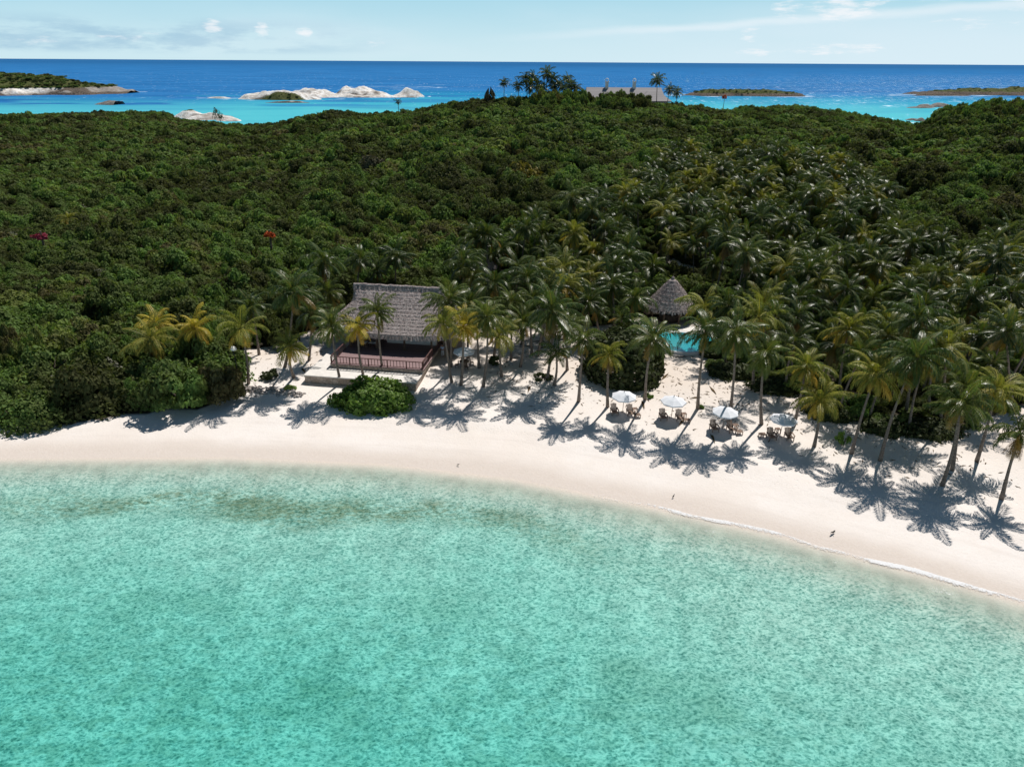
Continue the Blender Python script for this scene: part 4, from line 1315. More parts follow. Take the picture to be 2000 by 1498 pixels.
# (foot px, crown px, crown diameter m, kind, skirt, label)
HERO = [
    (293, 728, 294, 662, 6.2, 'm', 1, "palm with a thick skirt of brown hanging fronds at the left wood"),
    (300, 700, 305, 631, 5.4, 'y', 0, "golden palm behind the palm with the brown skirt"),
    (381, 712, 381, 640, 5.2, 'y', 0, "yellow palm rising from the dark green shrubs left of the lamp post"),
    (485, 748, 471, 643, 6.2, 'm', 0, "yellow palm with long drooping fronds just behind the lamp post"),
    (574, 736, 568, 676, 5.2, 'm', 0, "short palm with one long yellow frond on the sand left of the deck"),
    (506, 693, 492, 600, 5.6, 'g', 0, "dark green palm behind the yellow palm at the lamp post"),
    (555, 716, 575, 572, 7.4, 'g', 0, "tall dark palm with pale top fronds left of the pavilion"),
    (603, 704, 606, 612, 5.8, 'g', 1, "palm with an orange dry frond on the sand strip left of the pavilion"),
    (666, 748, 647, 637, 5.6, 'g', 0, "slim green palm leaning over the left corner of the deck"),
    (712, 741, 699, 638, 4.9, 'y', 0, "bright golden palm on a bent trunk in front of the deck"),
    (748, 729, 738, 610, 5.2, 'g', 0, "tall dark green palm crossing the middle of the thatched roof"),
    (640, 640, 633, 511, 6.6, 'g', 0, "tall dark palm standing free above the scrub behind the pavilion's left end"),
    (700, 600, 703, 508, 5.6, 'g', 0, "dark palm directly above the left end of the thatched ridge"),
    (772, 600, 773, 502, 5.8, 'g', 0, "dark palm above the middle of the thatched ridge"),
    (640, 655, 640, 572, 5.6, 'g', 0, "palm with arching fronds touching the left slope of the thatched roof"),
    (735, 600, 738, 530, 4.2, 'g', 0, "low palm peeping over the thatched ridge between two taller ones"),
    (880, 716, 876, 586, 6.6, 'g', 0, "large dark palm covering the right end of the thatched roof"),
    (883, 746, 866, 632, 5.4, 'm', 0, "yellow-green palm at the right corner of the deck, on a pale slim trunk"),
    (900, 752, 905, 637, 5.2, 'y', 0, "golden palm in front of the white umbrella beside the deck"),
    (936, 718, 930, 628, 5.4, 'm', 0, "yellow-green palm right behind the umbrella table"),
    (943, 755, 951, 620, 5.8, 'g', 0, "green palm on a straight dark trunk right of the golden palm by the deck"),
    (964, 700, 969, 612, 5.6, 'g', 0, "green palm behind the small dark shrub right of the umbrella table"),
    (998, 703, 998, 590, 5.6, 'g', 0, "dark palm on a thin straight trunk at the head of the shaded sand"),
    (1039, 693, 1041, 588, 5.6, 'g', 0, "dark palm left of a leaning trunk on the shaded sand"),
    (1050, 696, 1062, 596, 5.6, 'g', 0, "palm whose trunk leans right at the back of the shaded sand"),
    (1068, 742, 1078, 607, 7.6, 'g', 1, "broad palm with a heavy brown skirt on a thick trunk in the middle"),
    (1082, 752, 1086, 690, 5.2, 's', 0, "short young palm at the foot of the broad skirted palm"),
    (1130, 783, 1140, 662, 5.2, 'g', 0, "slim pale-trunked palm between the shaded sand and the sea grape"),
    (1187, 794, 1190, 692, 4.9, 'm', 1, "small yellowish palm beside the leftmost beach umbrella"),
    (1260, 779, 1276, 660, 6.2, 'g', 0, "green palm leaning over the sea grape, right of the leftmost umbrella"),
    (1363, 797, 1379, 648, 6.0, 'g', 0, "slim palm rising between the pool and the second umbrella"),
    (1427, 806, 1437, 652, 6.2, 'g', 0, "straight grey-trunked palm directly behind the third umbrella"),
    (1488, 828, 1494, 690, 5.4, 'g', 0, "palm on a curved sickle trunk between the third and fourth umbrellas"),
    (1472, 757, 1482, 622, 6.0, 'm', 0, "palm with yellow arching fronds above the third umbrella"),
    (1551, 830, 1575, 716, 5.8, 'm', 0, "yellow-green palm leaning right behind the fourth umbrella"),
    (1590, 872, 1602, 783, 5.4, 'm', 0, "short palm with a kinked foot right of the fourth umbrella"),
    (1535, 760, 1552, 668, 5.4, 'g', 0, "green palm in shade behind the yellow-green palm at the fourth umbrella"),
    (1663, 886, 1710, 731, 6.4, 'm', 0, "tall palm leaning right from beside the lone sapling bush"),
    (1719, 900, 1790, 700, 6.6, 'g', 0, "dark palm leaning far right, next along from the sapling's palm"),
    (1860, 918, 1882, 762, 6.6, 'g', 1, "big palm with drooping brown lower fronds near the right edge"),
    (1840, 948, 1876, 790, 5.8, 'g', 0, "palm leaning over the sand nearest the sea at the right end"),
    (1908, 900, 1946, 762, 6.0, 'm', 0, "palm leaning right behind the big drooping one at the right edge"),
    (1956, 975, 1992, 848, 5.6, 's', 1, "short stout palm with a fringe of dry fronds cut by the right frame"),
    (1640, 770, 1658, 643, 6.2, 'm', 0, "yellow-green palm in the front of the right-hand grove above the fourth umbrella"),
    (1770, 810, 1792, 622, 7.0, 'g', 0, "large pale-ribbed palm spreading over the front of the right-hand grove"),
    (1838, 830, 1848, 678, 5.8, 'm', 0, "palm with yellow fronds behind the big drooping one at right"),
    (1985, 800, 1965, 650, 6.4, 'g', 0, "green palm at the right frame edge behind the leaning ones"),
    (1402, 680, 1376, 600, 6.4, 'm', 0, "palm with a yellow lower frond hanging beside the conical thatched hut"),
    (1226, 650, 1240, 582, 6.0, 'g', 0, "palm leaning over the left part of the pool"),
    (1200, 640, 1196, 556, 5.8, 'g', 0, "palm left of the conical hut behind the sea grape"),
    (1180, 668, 1165, 610, 4.6, 's', 0, "young palm with broad bright fronds behind the left end of the pool"),
    (1490, 700, 1492, 595, 6.0, 'm', 0, "yellow-tipped palm standing behind the pool's right side"),
    (130, 470, 133, 428, 4.6, 'm', 0, "lone palm with a yellow frond deep in the left scrub"),
    (914, 700, 916, 596, 6.0, 'g', 0, "dark palm behind the golden palm and the table umbrella"),
    (980, 735, 974, 655, 5.4, 'm', 0, "palm standing in the shaded sand just right of the low dark shrub"),
    (1016, 716, 1022, 632, 5.8, 'g', 0, "palm in the shaded sand midway between the pavilion and the sea grape"),
    (1108, 722, 1108, 640, 5.6, 'g', 0, "green palm to the right of the broad skirted palm"),
    (960, 668, 966, 556, 6.4, 'g', 0, "dark tall palm at the top of the shaded sand, left of three"),
    (1020, 660, 1030, 545, 6.6, 'g', 0, "dark tall palm at the top of the shaded sand, middle of three"),
    (1092, 660, 1100, 556, 6.4, 'm', 0, "yellow-tinged tall palm at the top of the shaded sand, right of three"),
    (1150, 672, 1150, 590, 5.8, 'g', 0, "palm behind the left side of the sea grape bush"),
    (1216, 664, 1214, 622, 4.8, 's', 0, "young palm sprouting between the sea grape and the left arm of the pool"),
    (60, 760, 68, 668, 1.0, 'g', 0, None),
]
for i, (bx, by, cx, cy, dm, kd, sk, lab) in enumerate(HERO):
    if not lab: continue
    b = hit(bx, by)
    # the palms on the open sand lean towards the sea
    lean = {1260: 4.0, 1427: 3.2, 1363: 3.0, 1187: 1.6}.get(bx, (3.0 if bx < 900 else 2.0) * float(sstep(61, 69, b.y)) if b.y < 82 else 0.3)
    top = atY(cx, cy, b.y - lean)
    palm(b, top, kd, dm, lab, None, bool(sk), i * 7 + 3, i % 3 == 0)

# palms on the hill and far off
for i, (cx, cy, gy_, D, dm, lab, grp) in enumerate([
        (985, 162, 186, 292, 4.4, "thin lone palm on the hilltop, first left of the palm clump", None),
        (1012, 168, 188, 293, 4.8, "hilltop palm at the left fringe of the clump", None),
        (1027, 155, 188, 293, 5.6, None, 1), (1040, 152, 188, 294, 5.6, None, 1), (1036, 168, 188, 290, 5.4, None, 1), (1050, 165, 188, 292, 5.0, None, 1),
        (1068, 145, 188, 293, 6.6, "tallest palm of the hilltop clump left of the grey-roofed house", None),
        (1080, 156, 188, 292, 5.6, None, 1), (1085, 168, 188, 290, 5.4, None, 1), (1095, 166, 188, 293, 5.0, None, 1),
        (1109, 153, 188, 296, 4.2, "small-headed palm at the right of the hilltop clump", None),
        (1115, 165, 188, 291, 5.4, None, 1), (1125, 172, 188, 290, 5.0, None, 1), (1103, 174, 188, 288, 5.4, None, 1), (1060, 174, 188, 288, 5.4, None, 1),
        (1284, 157, 193, 288, 6.0, "single tall palm at the right end of the grey-roofed hill house", None),
        (1308, 176, 196, 285, 5.0, "lower palm right of the hill house, left one of a pair", None), (1322, 180, 198, 286, 4.4, "smaller palm right of the hill house, right one of a pair", None),
        (777, 199, 214, 322, 3.0, "tiny lone palm on the skyline against the turquoise water", None)]):
    p = atY(cx, cy, D)
    base = Vector((p.x + rnd.uniform(-.6, .6), D, gz(p.x, D)))
    palm(base, p, 'g', dm * 1.25, lab or "crowded coconut palm inside the hilltop clump left of the grey-roofed house", "palms clustered on the hilltop" if grp else None, False, 300 + i)

# the grove: copies of a few grown palms
protos = []
for i in range(11):
    hgt = (7.4, 8.6, 5.2, 9.4, 6.4, 7.9, 3.6, 8.2, 4.4, 9.0, 6.9)[i]
    kd = 'm' if i in (2, 5) else 'g'
    b = Vector((0, 0, 0))
    protos.append((b, Vector((rnd.uniform(-1.6, 1.6), rnd.uniform(-1.6, .6), hgt)), kd))


def grove_zone(px, y):
    if px < 1160:
        return "coconut palm crowded into the grove between the thatched pavilion and the sea grape", "palms between the pavilion and the sea grape"
    if y > 112:
        return "coconut palm in the far upper grove, uphill beyond the conical thatched hut", "palms uphill beyond the conical hut"
    if px < 1420:
        return "coconut palm crowded close around the conical thatched hut and pool", "palms around the conical hut"
    return "coconut palm in the dense right-hand grove behind the leaning front row", "palms of the right-hand grove"


cand = []
tries = 0
taken = [hit(h[0], h[1]) for h in HERO]
while len(cand) < 352 and tries < 90000:
    tries += 1
    x, y = rnd.uniform(min(gx), max(gx)), rnd.uniform(min(gy), max(gy))
    if not inpoly(np.array([x]), np.array([y]), GROVE)[0] or near_house(np.array([x]), np.array([y]))[0]: continue
    if (x - clear_c.x) ** 2 + (y - clear_c.y) ** 2 < 5: continue
    px, py = to_px((x, y, 9))
    if px > 2240: continue
    # keep the view of pavilion roof, conical hut and pool open
    dm = 2.7
    if any((x - q[0]) ** 2 + (y - q[1]) ** 2 < dm * dm for q in cand): continue
    if any((x - q.x) ** 2 + (y - q.y) ** 2 < 4.5 for q in taken): continue
    if abs(x - 26.5) < 3.2 and 86 < y < 97: continue
    g = gz(x, y)
    top = to_px((x, y, g + 8))
    if 1272 < top[0] < 1348 and 520 < top[1] < 715: continue
    if 915 < top[0] < 975 and 490 < top[1] < 560: continue
    if top[0] < 872 and 540 < top[1] < 700: continue
    cand.append((x, y, g))
cand.sort(key=lambda q: q[1])
FARP = cand[232:]
cand = cand[:232]
rnd.shuffle(cand)
built = {}
for i, (x, y, g) in enumerate(cand):
    px, _ = to_px((x, y, g))
    lab, grp = grove_zone(px, y)
    k = i % 11
    if k not in built:
        b, t_, kd = protos[k]
        built[k] = palm(Vector((x, y, g)), Vector((x, y, g)) + t_, kd, 6.6, lab, grp, k in (3, 8), 500 + k)
        continue
    src = built[k]
    r_ = src.copy()
    COL.objects.link(r_)
    tag(r_, lab, "palm tree", grp)
    r_.location = (x, y, g)
    r_.rotation_euler = (0, 0, rnd.uniform(0, 6.28))
    s_ = rnd.uniform(.74, 1.06)
    r_.scale = (s_, s_, s_ * rnd.uniform(.92, 1.1))
    for ch in src.children:
        c_ = ch.copy()
        COL.objects.link(c_)
        c_.parent = r_
        if c_.name.startswith("crown") and kd == 'g':
            c_.data = PC[protos[k][2]][rnd.randrange(len(PC[protos[k][2]]))]


scatter("palm_wood", [(x, y, g + 7.2 * rnd.uniform(.7, 1.2), rnd.uniform(.95, 1.2), rnd.uniform(.95, 1.2)) for x, y, g in FARP], [rnd.randrange(3) for _ in FARP],
        {k: [c_ for c_ in built[(0, 3, 5)[k]].children if c_.name.startswith("crown")][0] for k in range(3)})

# ------------------------------------------------------------------ buildings
def thatch_mat(name="thatch", axis_z=True):
    m, t = mat(name)
    tc = t.n('ShaderNodeTexCoord').outputs['Object']
    z = t.n('ShaderNodeSeparateXYZ', i0=tc).outputs[2]
    n1 = t.noise(t.n('ShaderNodeMapping', Vector=tc, Scale=(1, 1, .35)).outputs[0], 4.2, 6.0, .72)
    n2 = t.noise(tc, 1.1, 4.0)
    n3 = t.noise(tc, 0.35, 3.0)
    row = t.math('FRACT', t.math('ADD', t.math('MULTIPLY', z, 2.6), t.math('MULTIPLY', n2, 0.5)))
    v = t.math('ADD', t.math('MULTIPLY', n1, .88), t.math('MULTIPLY', row, .12))
    col = t.ramp(v, [(.30, (.14, .11, .104)), (.46, (.34, .285, .27)), (.60, (.54, .465, .44)), (.80, (.74, .66, .62))])
    col = t.mix(t.math('MULTIPLY', t.rng(n3, .45, .7), .35), col, (.34, .28, .26))
    b = t.n('ShaderNodeBsdfPrincipled', Base_Color=col, Roughness=.95)
    b.inputs['Specular IOR Level'].default_value = .1
    bn = t.n('ShaderNodeBump', Height=v, Strength=1.0, Distance=.18)
    t.link(bn.outputs[0], b.inputs['Normal'])
    t.n('ShaderNodeOutputMaterial', i0=b.outputs[0])
    return m


M['thatch'] = thatch_mat()


def plank_mat(name, c1, c2, wid=.14, axis=0, rough=.7):
    m, t = mat(name)
    tc = t.n('ShaderNodeTexCoord').outputs['Object']
    x = t.n('ShaderNodeSeparateXYZ', i0=tc).outputs[axis]
    q = t.math('DIVIDE', x, wid)
    idn = t.n('ShaderNodeTexWhiteNoise', dict(noise_dimensions='1D'), W=t.math('FLOOR', q)).outputs[0]
    gap = t.rng(t.math('ABSOLUTE', t.math('SUBTRACT', t.math('FRACT', q), .5)), .44, .49)
    nz = t.noise(tc, 6.0, 4.0)
    col = t.mix(t.math('ADD', t.math('MULTIPLY', idn, .6), t.math('MULTIPLY', nz, .4)), c1, c2)
    col = t.mix(t.math('MULTIPLY', gap, .8), col, (.03, .02, .02))
    b = t.n('ShaderNodeBsdfPrincipled', Base_Color=col, Roughness=rough)
    b.inputs['Specular IOR Level'].default_value = .3
    t.n('ShaderNodeOutputMaterial', i0=b.outputs[0])
    return m


def stone_mat(name, c1, c2, scale=2.6):
    m, t = mat(name)
    tc = t.n('ShaderNodeTexCoord').outputs['Object']
    vo = t.n('ShaderNodeTexVoronoi', dict(feature='DISTANCE_TO_EDGE'), i2=scale)
    t.link(tc, vo.inputs[0])
    v2 = t.n('ShaderNodeTexVoronoi', i2=scale)
    t.link(tc, v2.inputs[0])
    cell = t.n('ShaderNodeSeparateColor', i0=v2.outputs[1]).outputs[0]
    col = t.mix(cell, c1, c2)
    col = t.mix(t.rng(vo.outputs[0], .06, .0), col, (.16, .13, .11))
    b = t.n('ShaderNodeBsdfPrincipled', Base_Color=col, Roughness=.9)
    bn = t.n('ShaderNodeBump', Height=t.rng(vo.outputs[0], .0, .15), Strength=.6, Distance=.05)
    t.link(bn.outputs[0], b.inputs['Normal'])
    t.n('ShaderNodeOutputMaterial', i0=b.outputs[0])
    return m


M['deck'] = plank_mat("deck_planks", (.24, .155, .155), (.34, .235, .235), .14, 1)
M['railing'] = simple("dark_red_timber", (.095, .042, .036), .6, .2)
M['stone'] = stone_mat("rubble_stone", (.36, .28, .22), (.52, .43, .36))
M['plaster'] = simple("pale_paving", (.78, .74, .69), .85, .05, 2.0)
M['timber'] = simple("brown_timber", (.15, .10, .07), .7, .2, stretch=(1, 1, .2))
M['white'] = simple("white_paint", (.80, .80, .80), .5, .03)
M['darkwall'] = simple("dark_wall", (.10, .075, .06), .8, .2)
M['teak'] = simple("weathered_teak", (.27, .185, .14), .7, .2, 4.0)
M['canvas'] = simple("white_canvas", (.80, .82, .86), .8, .03, 3.0)
M['shingle'] = plank_mat("grey_shingles", (.20, .19, .198), (.31, .29, .30), .3, 2)
M['tile'] = simple("pool_tile", (.035, .58, .64), .4, .1, 5.0)
M['black'] = simple("dark_metal", (.03, .03, .033), .5, .1)
M['rock'] = stone_mat("grey_rubble", (.34, .30, .28), (.58, .52, .48), 3.5)


def roof_mesh(name, rings, material, parent, smooth=False):
    n = len(rings[0])
    b = MB()
    vs = [p for r_ in rings for p in r_]
    fs = []
    for i in range(len(rings) - 1):
        for k in range(n):
            fs.append((i * n + k, i * n + (k + 1) % n, (i + 1) * n + (k + 1) % n, (i + 1) * n + k))
    b.add(vs, fs)
    return b.build(name, material, parent, smooth)


def shag(name, rows, count, parent, rr, length=(.35, .6)):
    """loose thatch ends: short strips hanging along the given rows of points."""
    pos = []
    b = MB()
    for row, outw in rows:
        L = len(row)
        for _ in range(count):
            f = rr.uniform(0, L)
            i = int(f) % L
            p = Vector(row[i]).lerp(Vector(row[(i + 1) % L]), f % 1)
            o = Vector(outw[i])
            tdir = (Vector(row[(i + 1) % L]) - Vector(row[i]))
            if tdir.length < 1e-6: continue
            tdir.normalize()
            ln = rr.uniform(*length)
            down = (Vector((0, 0, -1)) * rr.uniform(.65, 1) + o * rr.uniform(.25, .7) + tdir * rr.uniform(-.3, .3)).normalized()
            p = p + o * rr.uniform(-.02, .05) + Vector((0, 0, rr.uniform(-.03, .06)))
            wv = tdir * rr.uniform(.035, .09)
            b.add([p - wv, p + wv, p + down * ln + wv * .5, p + down * ln - wv * .5], [(0, 1, 2, 3)])
    return b.build(name, M['thatch'], parent)


def pavilion():
    g = gz(house_o.x, house_o.y)
    root = empty("thatched_pavilion", (house_o.x, house_o.y, g), HOUSE_YAW)
    tag(root, "large open pavilion with a grey thatched hip roof, wooden deck and stone terrace", "pavilion")
    fz = 2.8 - g                 # deck floor above the ground
    tz = fz - .55                # terrace top
    dw = 5.75                    # half deck width
    # lower terrace: stone wall and pale paving
    MB().box((-1.2, 3.6, tz / 2 - .22), (13.5, 12.4, tz + .36)).build("terrace_wall", M['stone'], root)
    MB().box((-1.2, 3.6, tz + .02), (13.68, 12.58, .12), bev=.02).build("terrace_paving", M['plaster'], root)
    # deck base and boards
    MB().box((0, 6.2, (tz + fz) / 2 + .02), (2 * dw, 12.3, fz - tz - .12)).build("deck_base", M['stone'], root)
    MB().box((0, 6.2, fz + .0), (2 * dw + .12, 12.42, .10), bev=.015).build("deck_floor", M['deck'], root)
    # railings: front, left and right
    def rail(a, b_, name):
        a, b_ = Vector(a), Vector(b_)
        L = (b_ - a).length
        r_ = MB()
        z0 = fz + .05
        up = Vector((0, 0, 1))
        r_.bar(a + up * (z0 + .92), b_ + up * (z0 + .92), .16, .06)
        r_.bar(a + up * (z0 + .12), b_ + up * (z0 + .12), .06, .06)
        o = r_.build(name, M['railing'], root)
        k = int(L / .38)
        for i in range(k + 1):
            p = a.lerp(b_, i / k)
            post = i % 6 == 0 or i == k
            q = MB()
            q.box((p.x, p.y, z0 + (.46 if post else .50)), ((.11, .11, .90) if post else (.055, .055, .76)))
            q.build("rail_post" if post else "baluster", M['railing'], o)
    rail((-dw + .1, .08, 0), (dw - .1, .08, 0), "front_railing")
    rail((-dw + .08, .30, 0), (-dw + .08, 4.6, 0), "side_railing")
    rail((dw - .08, .30, 0), (dw - .08, 4.6, 0), "side_railing")
    # roof
    cx, hx = -0.1, 9.0
    y0, y1 = 4.6, 16.2           # eaves front and back
    ez, rz_ = fz + 2.25, 9.55 - g
    ym = (y0 + y1) / 2
    n = 88
    def ring(k, zz, shrink):
        """rounded rectangle that shrinks to the ridge."""
        pts = []
        sx_ = min(1.0, max(shrink, -.02) / .64)
        ax = hx * (1 - sx_) + 5.75 * sx_
        ay = (y1 - y0) / 2 * (1 - shrink) + .10 * shrink
        ex = 3.2 + 5 * shrink
        for i in range(n):
            t = 2 * math.pi * i / n
            c_, s_ = math.cos(t), math.sin(t)
            q = (abs(c_) ** ex + abs(s_) ** ex) ** (-1 / ex)
            pts.append((cx + ax * c_ * q, ym + ay * s_ * q, zz))
        return pts
    rings = [ring(0, ez - .12, .06), ring(0, ez - .05, -.005), ring(0, ez + .16, 0.0)]
    rows = []
    K_ = 15
    for k in range(1, K_ + 1):
        t = k / K_
        zz = ez + .16 + (rz_ - ez - .16) * (t ** 1.06)
        sh = t
        rings.append(ring(0, zz - .02, sh - .006))
        if k < K_: rings.append(ring(0, zz + .03, sh + .003))
    rf = roof_mesh("roof", rings, M['thatch'], root)
    # soffit
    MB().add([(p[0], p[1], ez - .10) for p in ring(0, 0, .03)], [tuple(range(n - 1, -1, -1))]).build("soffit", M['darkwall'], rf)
    rr = random.Random(3)
    srows = []
    for k in range(1, 14):
        t = k / 14
        R0 = ring(0, ez + .16 + (rz_ - ez - .16) * (t ** 1.06), t - .006)
        out = [Vector((p[0] - cx, (p[1] - ym) * 1.6, 0)).normalized() for p in R0]
        srows.append((R0, out))
    shag("thatch_layers", srows, 520, rf, rr, (.15, .55))
    R0 = ring(0, ez + .06, -.006)
    shag("eave_fringe", [(R0, [Vector((p[0] - cx, p[1] - ym, 0)).normalized() for p in R0])], 1500, rf, rr, (.35, .65))
    # ridge roll
    rdg = MB()
    pts = [(cx - 5.95 + 11.9 * i / 24, ym + rr.uniform(-.05, .05), rz_ + .02 + rr.uniform(-.05, .05)) for i in range(25)]
    rdg.tube(pts, [.30 + rr.uniform(-.04, .05) for _ in pts], 8)
    rdg.build("ridge_roll", M['thatch'], rf)
    rdrow = [Vector(p) + Vector((0, -.28, 0)) for p in pts] + [Vector(p) + Vector((0, .28, 0)) for p in reversed(pts)]
    shag("ridge_fringe", [(rdrow, [Vector((0, -1, 0))] * 25 + [Vector((0, 1, 0))] * 25)], 420, rf, rr, (.35, .75))
    # posts, beams, walls and bar
    for x in (-5.3, -1.8, 1.8, 5.3):
        for y in (5.6, 11.9):
            MB().tube([(x, y, fz + .05), (x, y, ez + .3)], .13, 10).build("post", M['timber'], root)
    for x in (-6.9, 7.0):
        MB().tube([(x, 9.0, -.1), (x, 9.0, ez + .2)], .13, 10).build("post", M['timber'], root)
    MB().bar((-5.5, 5.6, ez - .25), (5.5, 5.6, ez - .25), .16, .2).build("beam", M['timber'], root)
    MB().box((0, 12.2, fz + 1.2), (11.2, .2, 2.3)).build("back_wall", M['darkwall'], root)
    MB().box((2.0, 8.2, fz + .55), (6.5, .6, 1.0)).box((2.0, 8.2, fz + 1.08), (6.8, .8, .06)).build("bar_counter", M['plaster'], root)
    # furniture on the deck in the shade
    for i, (x, y) in enumerate([(-3.6, 5.7), (-2.4, 5.9)]):
        d = empty("dining_table", (0, 0, 0), 0)
        d.location = root.matrix_basis @ Vector((x, y, fz + .05))
        d.location = Matrix.Translation(root.location) @ Matrix.Rotation(HOUSE_YAW, 4, 'Z') @ Vector((x, y, fz + .05))
        d.rotation_euler = (0, 0, HOUSE_YAW)
        tag(d, ("white topped table in the shade on the left of the deck, outer one of two", "white topped table in the shade on the left of the deck, inner one of two")[i], "table")
        MB().box((0, 0, .73), (.95, .75, .05), bev=.01).build("tabletop", M['white'], d)
        for sx in (-.38, .38):
            for sy in (-.28, .28):
                MB().box((sx, sy, .35), (.06, .06, .70)).build("leg", M['timber'], d)
    s_ = MB().box((0, 0, 0), (.62, .05, .55), bev=.01).build("notice_board", M['white'])
    s_.location = Matrix.Translation(root.location) @ Matrix.Rotation(HOUSE_YAW, 4, 'Z') @ Vector((2.6, 7.88, fz + .72))
    s_.rotation_euler = (0, 0, HOUSE_YAW)
    tag(s_, "blank white board on the front of the pavilion's bar counter", "board")
    return root


pavilion()


def cone_hut(name, c_, rad, ez, apex, label, posts=8):
    root = empty(name, c_)
    tag(root, label, "hut")
    rr = random.Random(int(rad * 10))
    n = 48
    rings = []
    K_ = 9
    for k in range(K_ + 1):
        t = k / K_
        zz = ez + (apex - ez) * t
        r_ = rad * (1 - t) ** .92 + .12
        rings.append([(math.cos(2 * math.pi * i / n) * r_ * 1.02, math.sin(2 * math.pi * i / n) * r_ * 1.02, zz - .05) for i in range(n)])
        if k < K_:
            rings.append([(math.cos(2 * math.pi * i / n) * r_ * .99, math.sin(2 * math.pi * i / n) * r_ * .99, zz + .06) for i in range(n)])
    rings.insert(0, [(p[0] * .93, p[1] * .93, p[2] - .1) for p in rings[0]])
    rf = roof_mesh("roof", rings, M['thatch'], root)
    MB().lathe([(.30, apex - .35), (.22, apex + .05), (.05, apex + .25), (0.001, apex + .28)], 12).build("roof_cap", M['thatch'], rf)
    rows = []
    for k in range(9):
        t = k / 9
        zz = ez + (apex - ez) * t
        r_ = rad * (1 - t) ** .92 + .16
        R0 = [(math.cos(2 * math.pi * i / n) * r_, math.sin(2 * math.pi * i / n) * r_, zz + .02) for i in range(n)]
        rows.append((R0, [Vector((p[0], p[1], 0)).normalized() for p in R0]))
    shag("thatch_layers", rows, 260, rf, rr, (.3, .6))
    for k in range(posts):
        a = 2 * math.pi * k / posts + .3
        x, y = math.cos(a) * rad * .82, math.sin(a) * rad * .82
        MB().tube([(x, y, -.2), (x, y, ez + .35)], .10, 8).build("post", M['timber'], root)
    MB().lathe([(rad * .45, 0), (rad * .45, 1.05), (rad * .30, 1.05), (rad * .30, 0)], 28).build("counter", M['darkwall'], root)
    return root


hg = gz(hut_c.x, hut_c.y)
hap = atY(1321, 543, hut_c.y).z - hg
cone_hut("thatched_hut", (hut_c.x, hut_c.y, hg), 3.35, 4.2 - hg, hap, "small round hut with a steep conical thatched roof behind the pool")
p2 = gp(946, 512, 5.5)
g2 = gz(p2.x, p2.y)
cone_hut("thatched_hut", (p2.x, p2.y, g2), 1.9, 5.0 - g2, 6.9 - g2, "little thatched roof peeping out of the palms uphill of the pavilion", 6)


def catmull(P, k=8):
    out = []
    n = len(P)
    for i in range(n):
        p0, p1, p2_, p3 = [np.array(P[(i + j - 1) % n]) for j in range(4)]
        for s in range(k):
            t = s / k
            out.append(tuple(.5 * ((2 * p1) + (-p0 + p2_) * t + (2 * p0 - 5 * p1 + 4 * p2_ - p3) * t * t + (-p0 + 3 * p1 - 3 * p2_ + p3) * t ** 3)))
    return out


def pool():
    pl = catmull(POOL)
    c_ = np.mean(pl, 0)
    zb = float(max(ground(np.array([p[0] for p in pl]), np.array([p[1] for p in pl])))) + .06
    root = empty("swimming_pool", (c_[0], c_[1], zb))
    tag(root, "free-form turquoise swimming pool with a white rim", "pool")
    L = [np.array(p) - c_ for p in pl]
    n = len(L)

    def off(d):
        o = []
        for i in range(n):
            t = L[(i + 1) % n] - L[i - 1]
            nn = np.array([t[1], -t[0]]) / (np.linalg.norm(t) + 1e-9)
            if np.dot(nn, L[i]) < 0: nn = -nn
            o.append(L[i] + nn * d)
        return o
    inn, out = off(0), off(.38)
    b = MB()
    vs = [(p[0], p[1], -.5) for p in out] + [(p[0], p[1], .20) for p in out] + [(p[0], p[1], .20) for p in inn] + [(p[0], p[1], -.02) for p in inn]
    fs = []
    for r_ in range(3):
        fs += [(r_ * n + i, r_ * n + (i + 1) % n, (r_ + 1) * n + (i + 1) % n, (r_ + 1) * n + i) for i in range(n)]
    b.add(vs, fs).build("coping", M['white'], root)
    MB().add([(p[0], p[1], 0.0) for p in off(.05)], [tuple(range(n))]).build("basin", M['tile'], root)
    m, t = mat("pool_water")
    P = t.n('ShaderNodeNewGeometry').outputs['Position']
    bn = t.n('ShaderNodeBump', Height=t.noise(P, 3.0, 3.0), Strength=.3, Distance=.08)
    gl = t.n('ShaderNodeBsdfGlossy', i1=.05, Normal=bn.outputs[0])
    gl.inputs[0].default_value = (1, 1, 1, 1)
    tr = t.n('ShaderNodeBsdfTransparent', i0=(.80, 1.0, 1.0, 1))
    fr = t.n('ShaderNodeFresnel', i0=1.33, Normal=bn.outputs[0])
    mx = t.n('ShaderNodeMixShader', i0=t.math('MULTIPLY', fr.outputs[0], .5), i1=tr.outputs[0], i2=gl.outputs[0])
    t.n('ShaderNodeOutputMaterial', i0=mx.outputs[0])
    MB().add([(p[0], p[1], .12) for p in off(.02)], [tuple(range(n))]).build("pool_water", m, root)
    # pale stone slab on the hut side
    s_ = catmull([(21.2, 94.2), (24.6, 93.0), (26.6, 93.2), (26.2, 94.8), (22.2, 96.2)], 5)
    sb = MB()
    k = len(s_)
    z0 = gz(24, 94.5)
    sb.add([(p[0] - 24, p[1] - 94.5, .16) for p in s_] + [(p[0] - 24, p[1] - 94.5, -.2) for p in s_], [tuple(range(k))] + [(i, k + i, k + (i + 1) % k, (i + 1) % k) for i in range(k)])
    o = sb.build("paving_slab", M['plaster'])
    o.location = (24, 94.5, z0)
    tag(o, "pale stone landing slab between the pool and the conical hut", "slab")


pool()


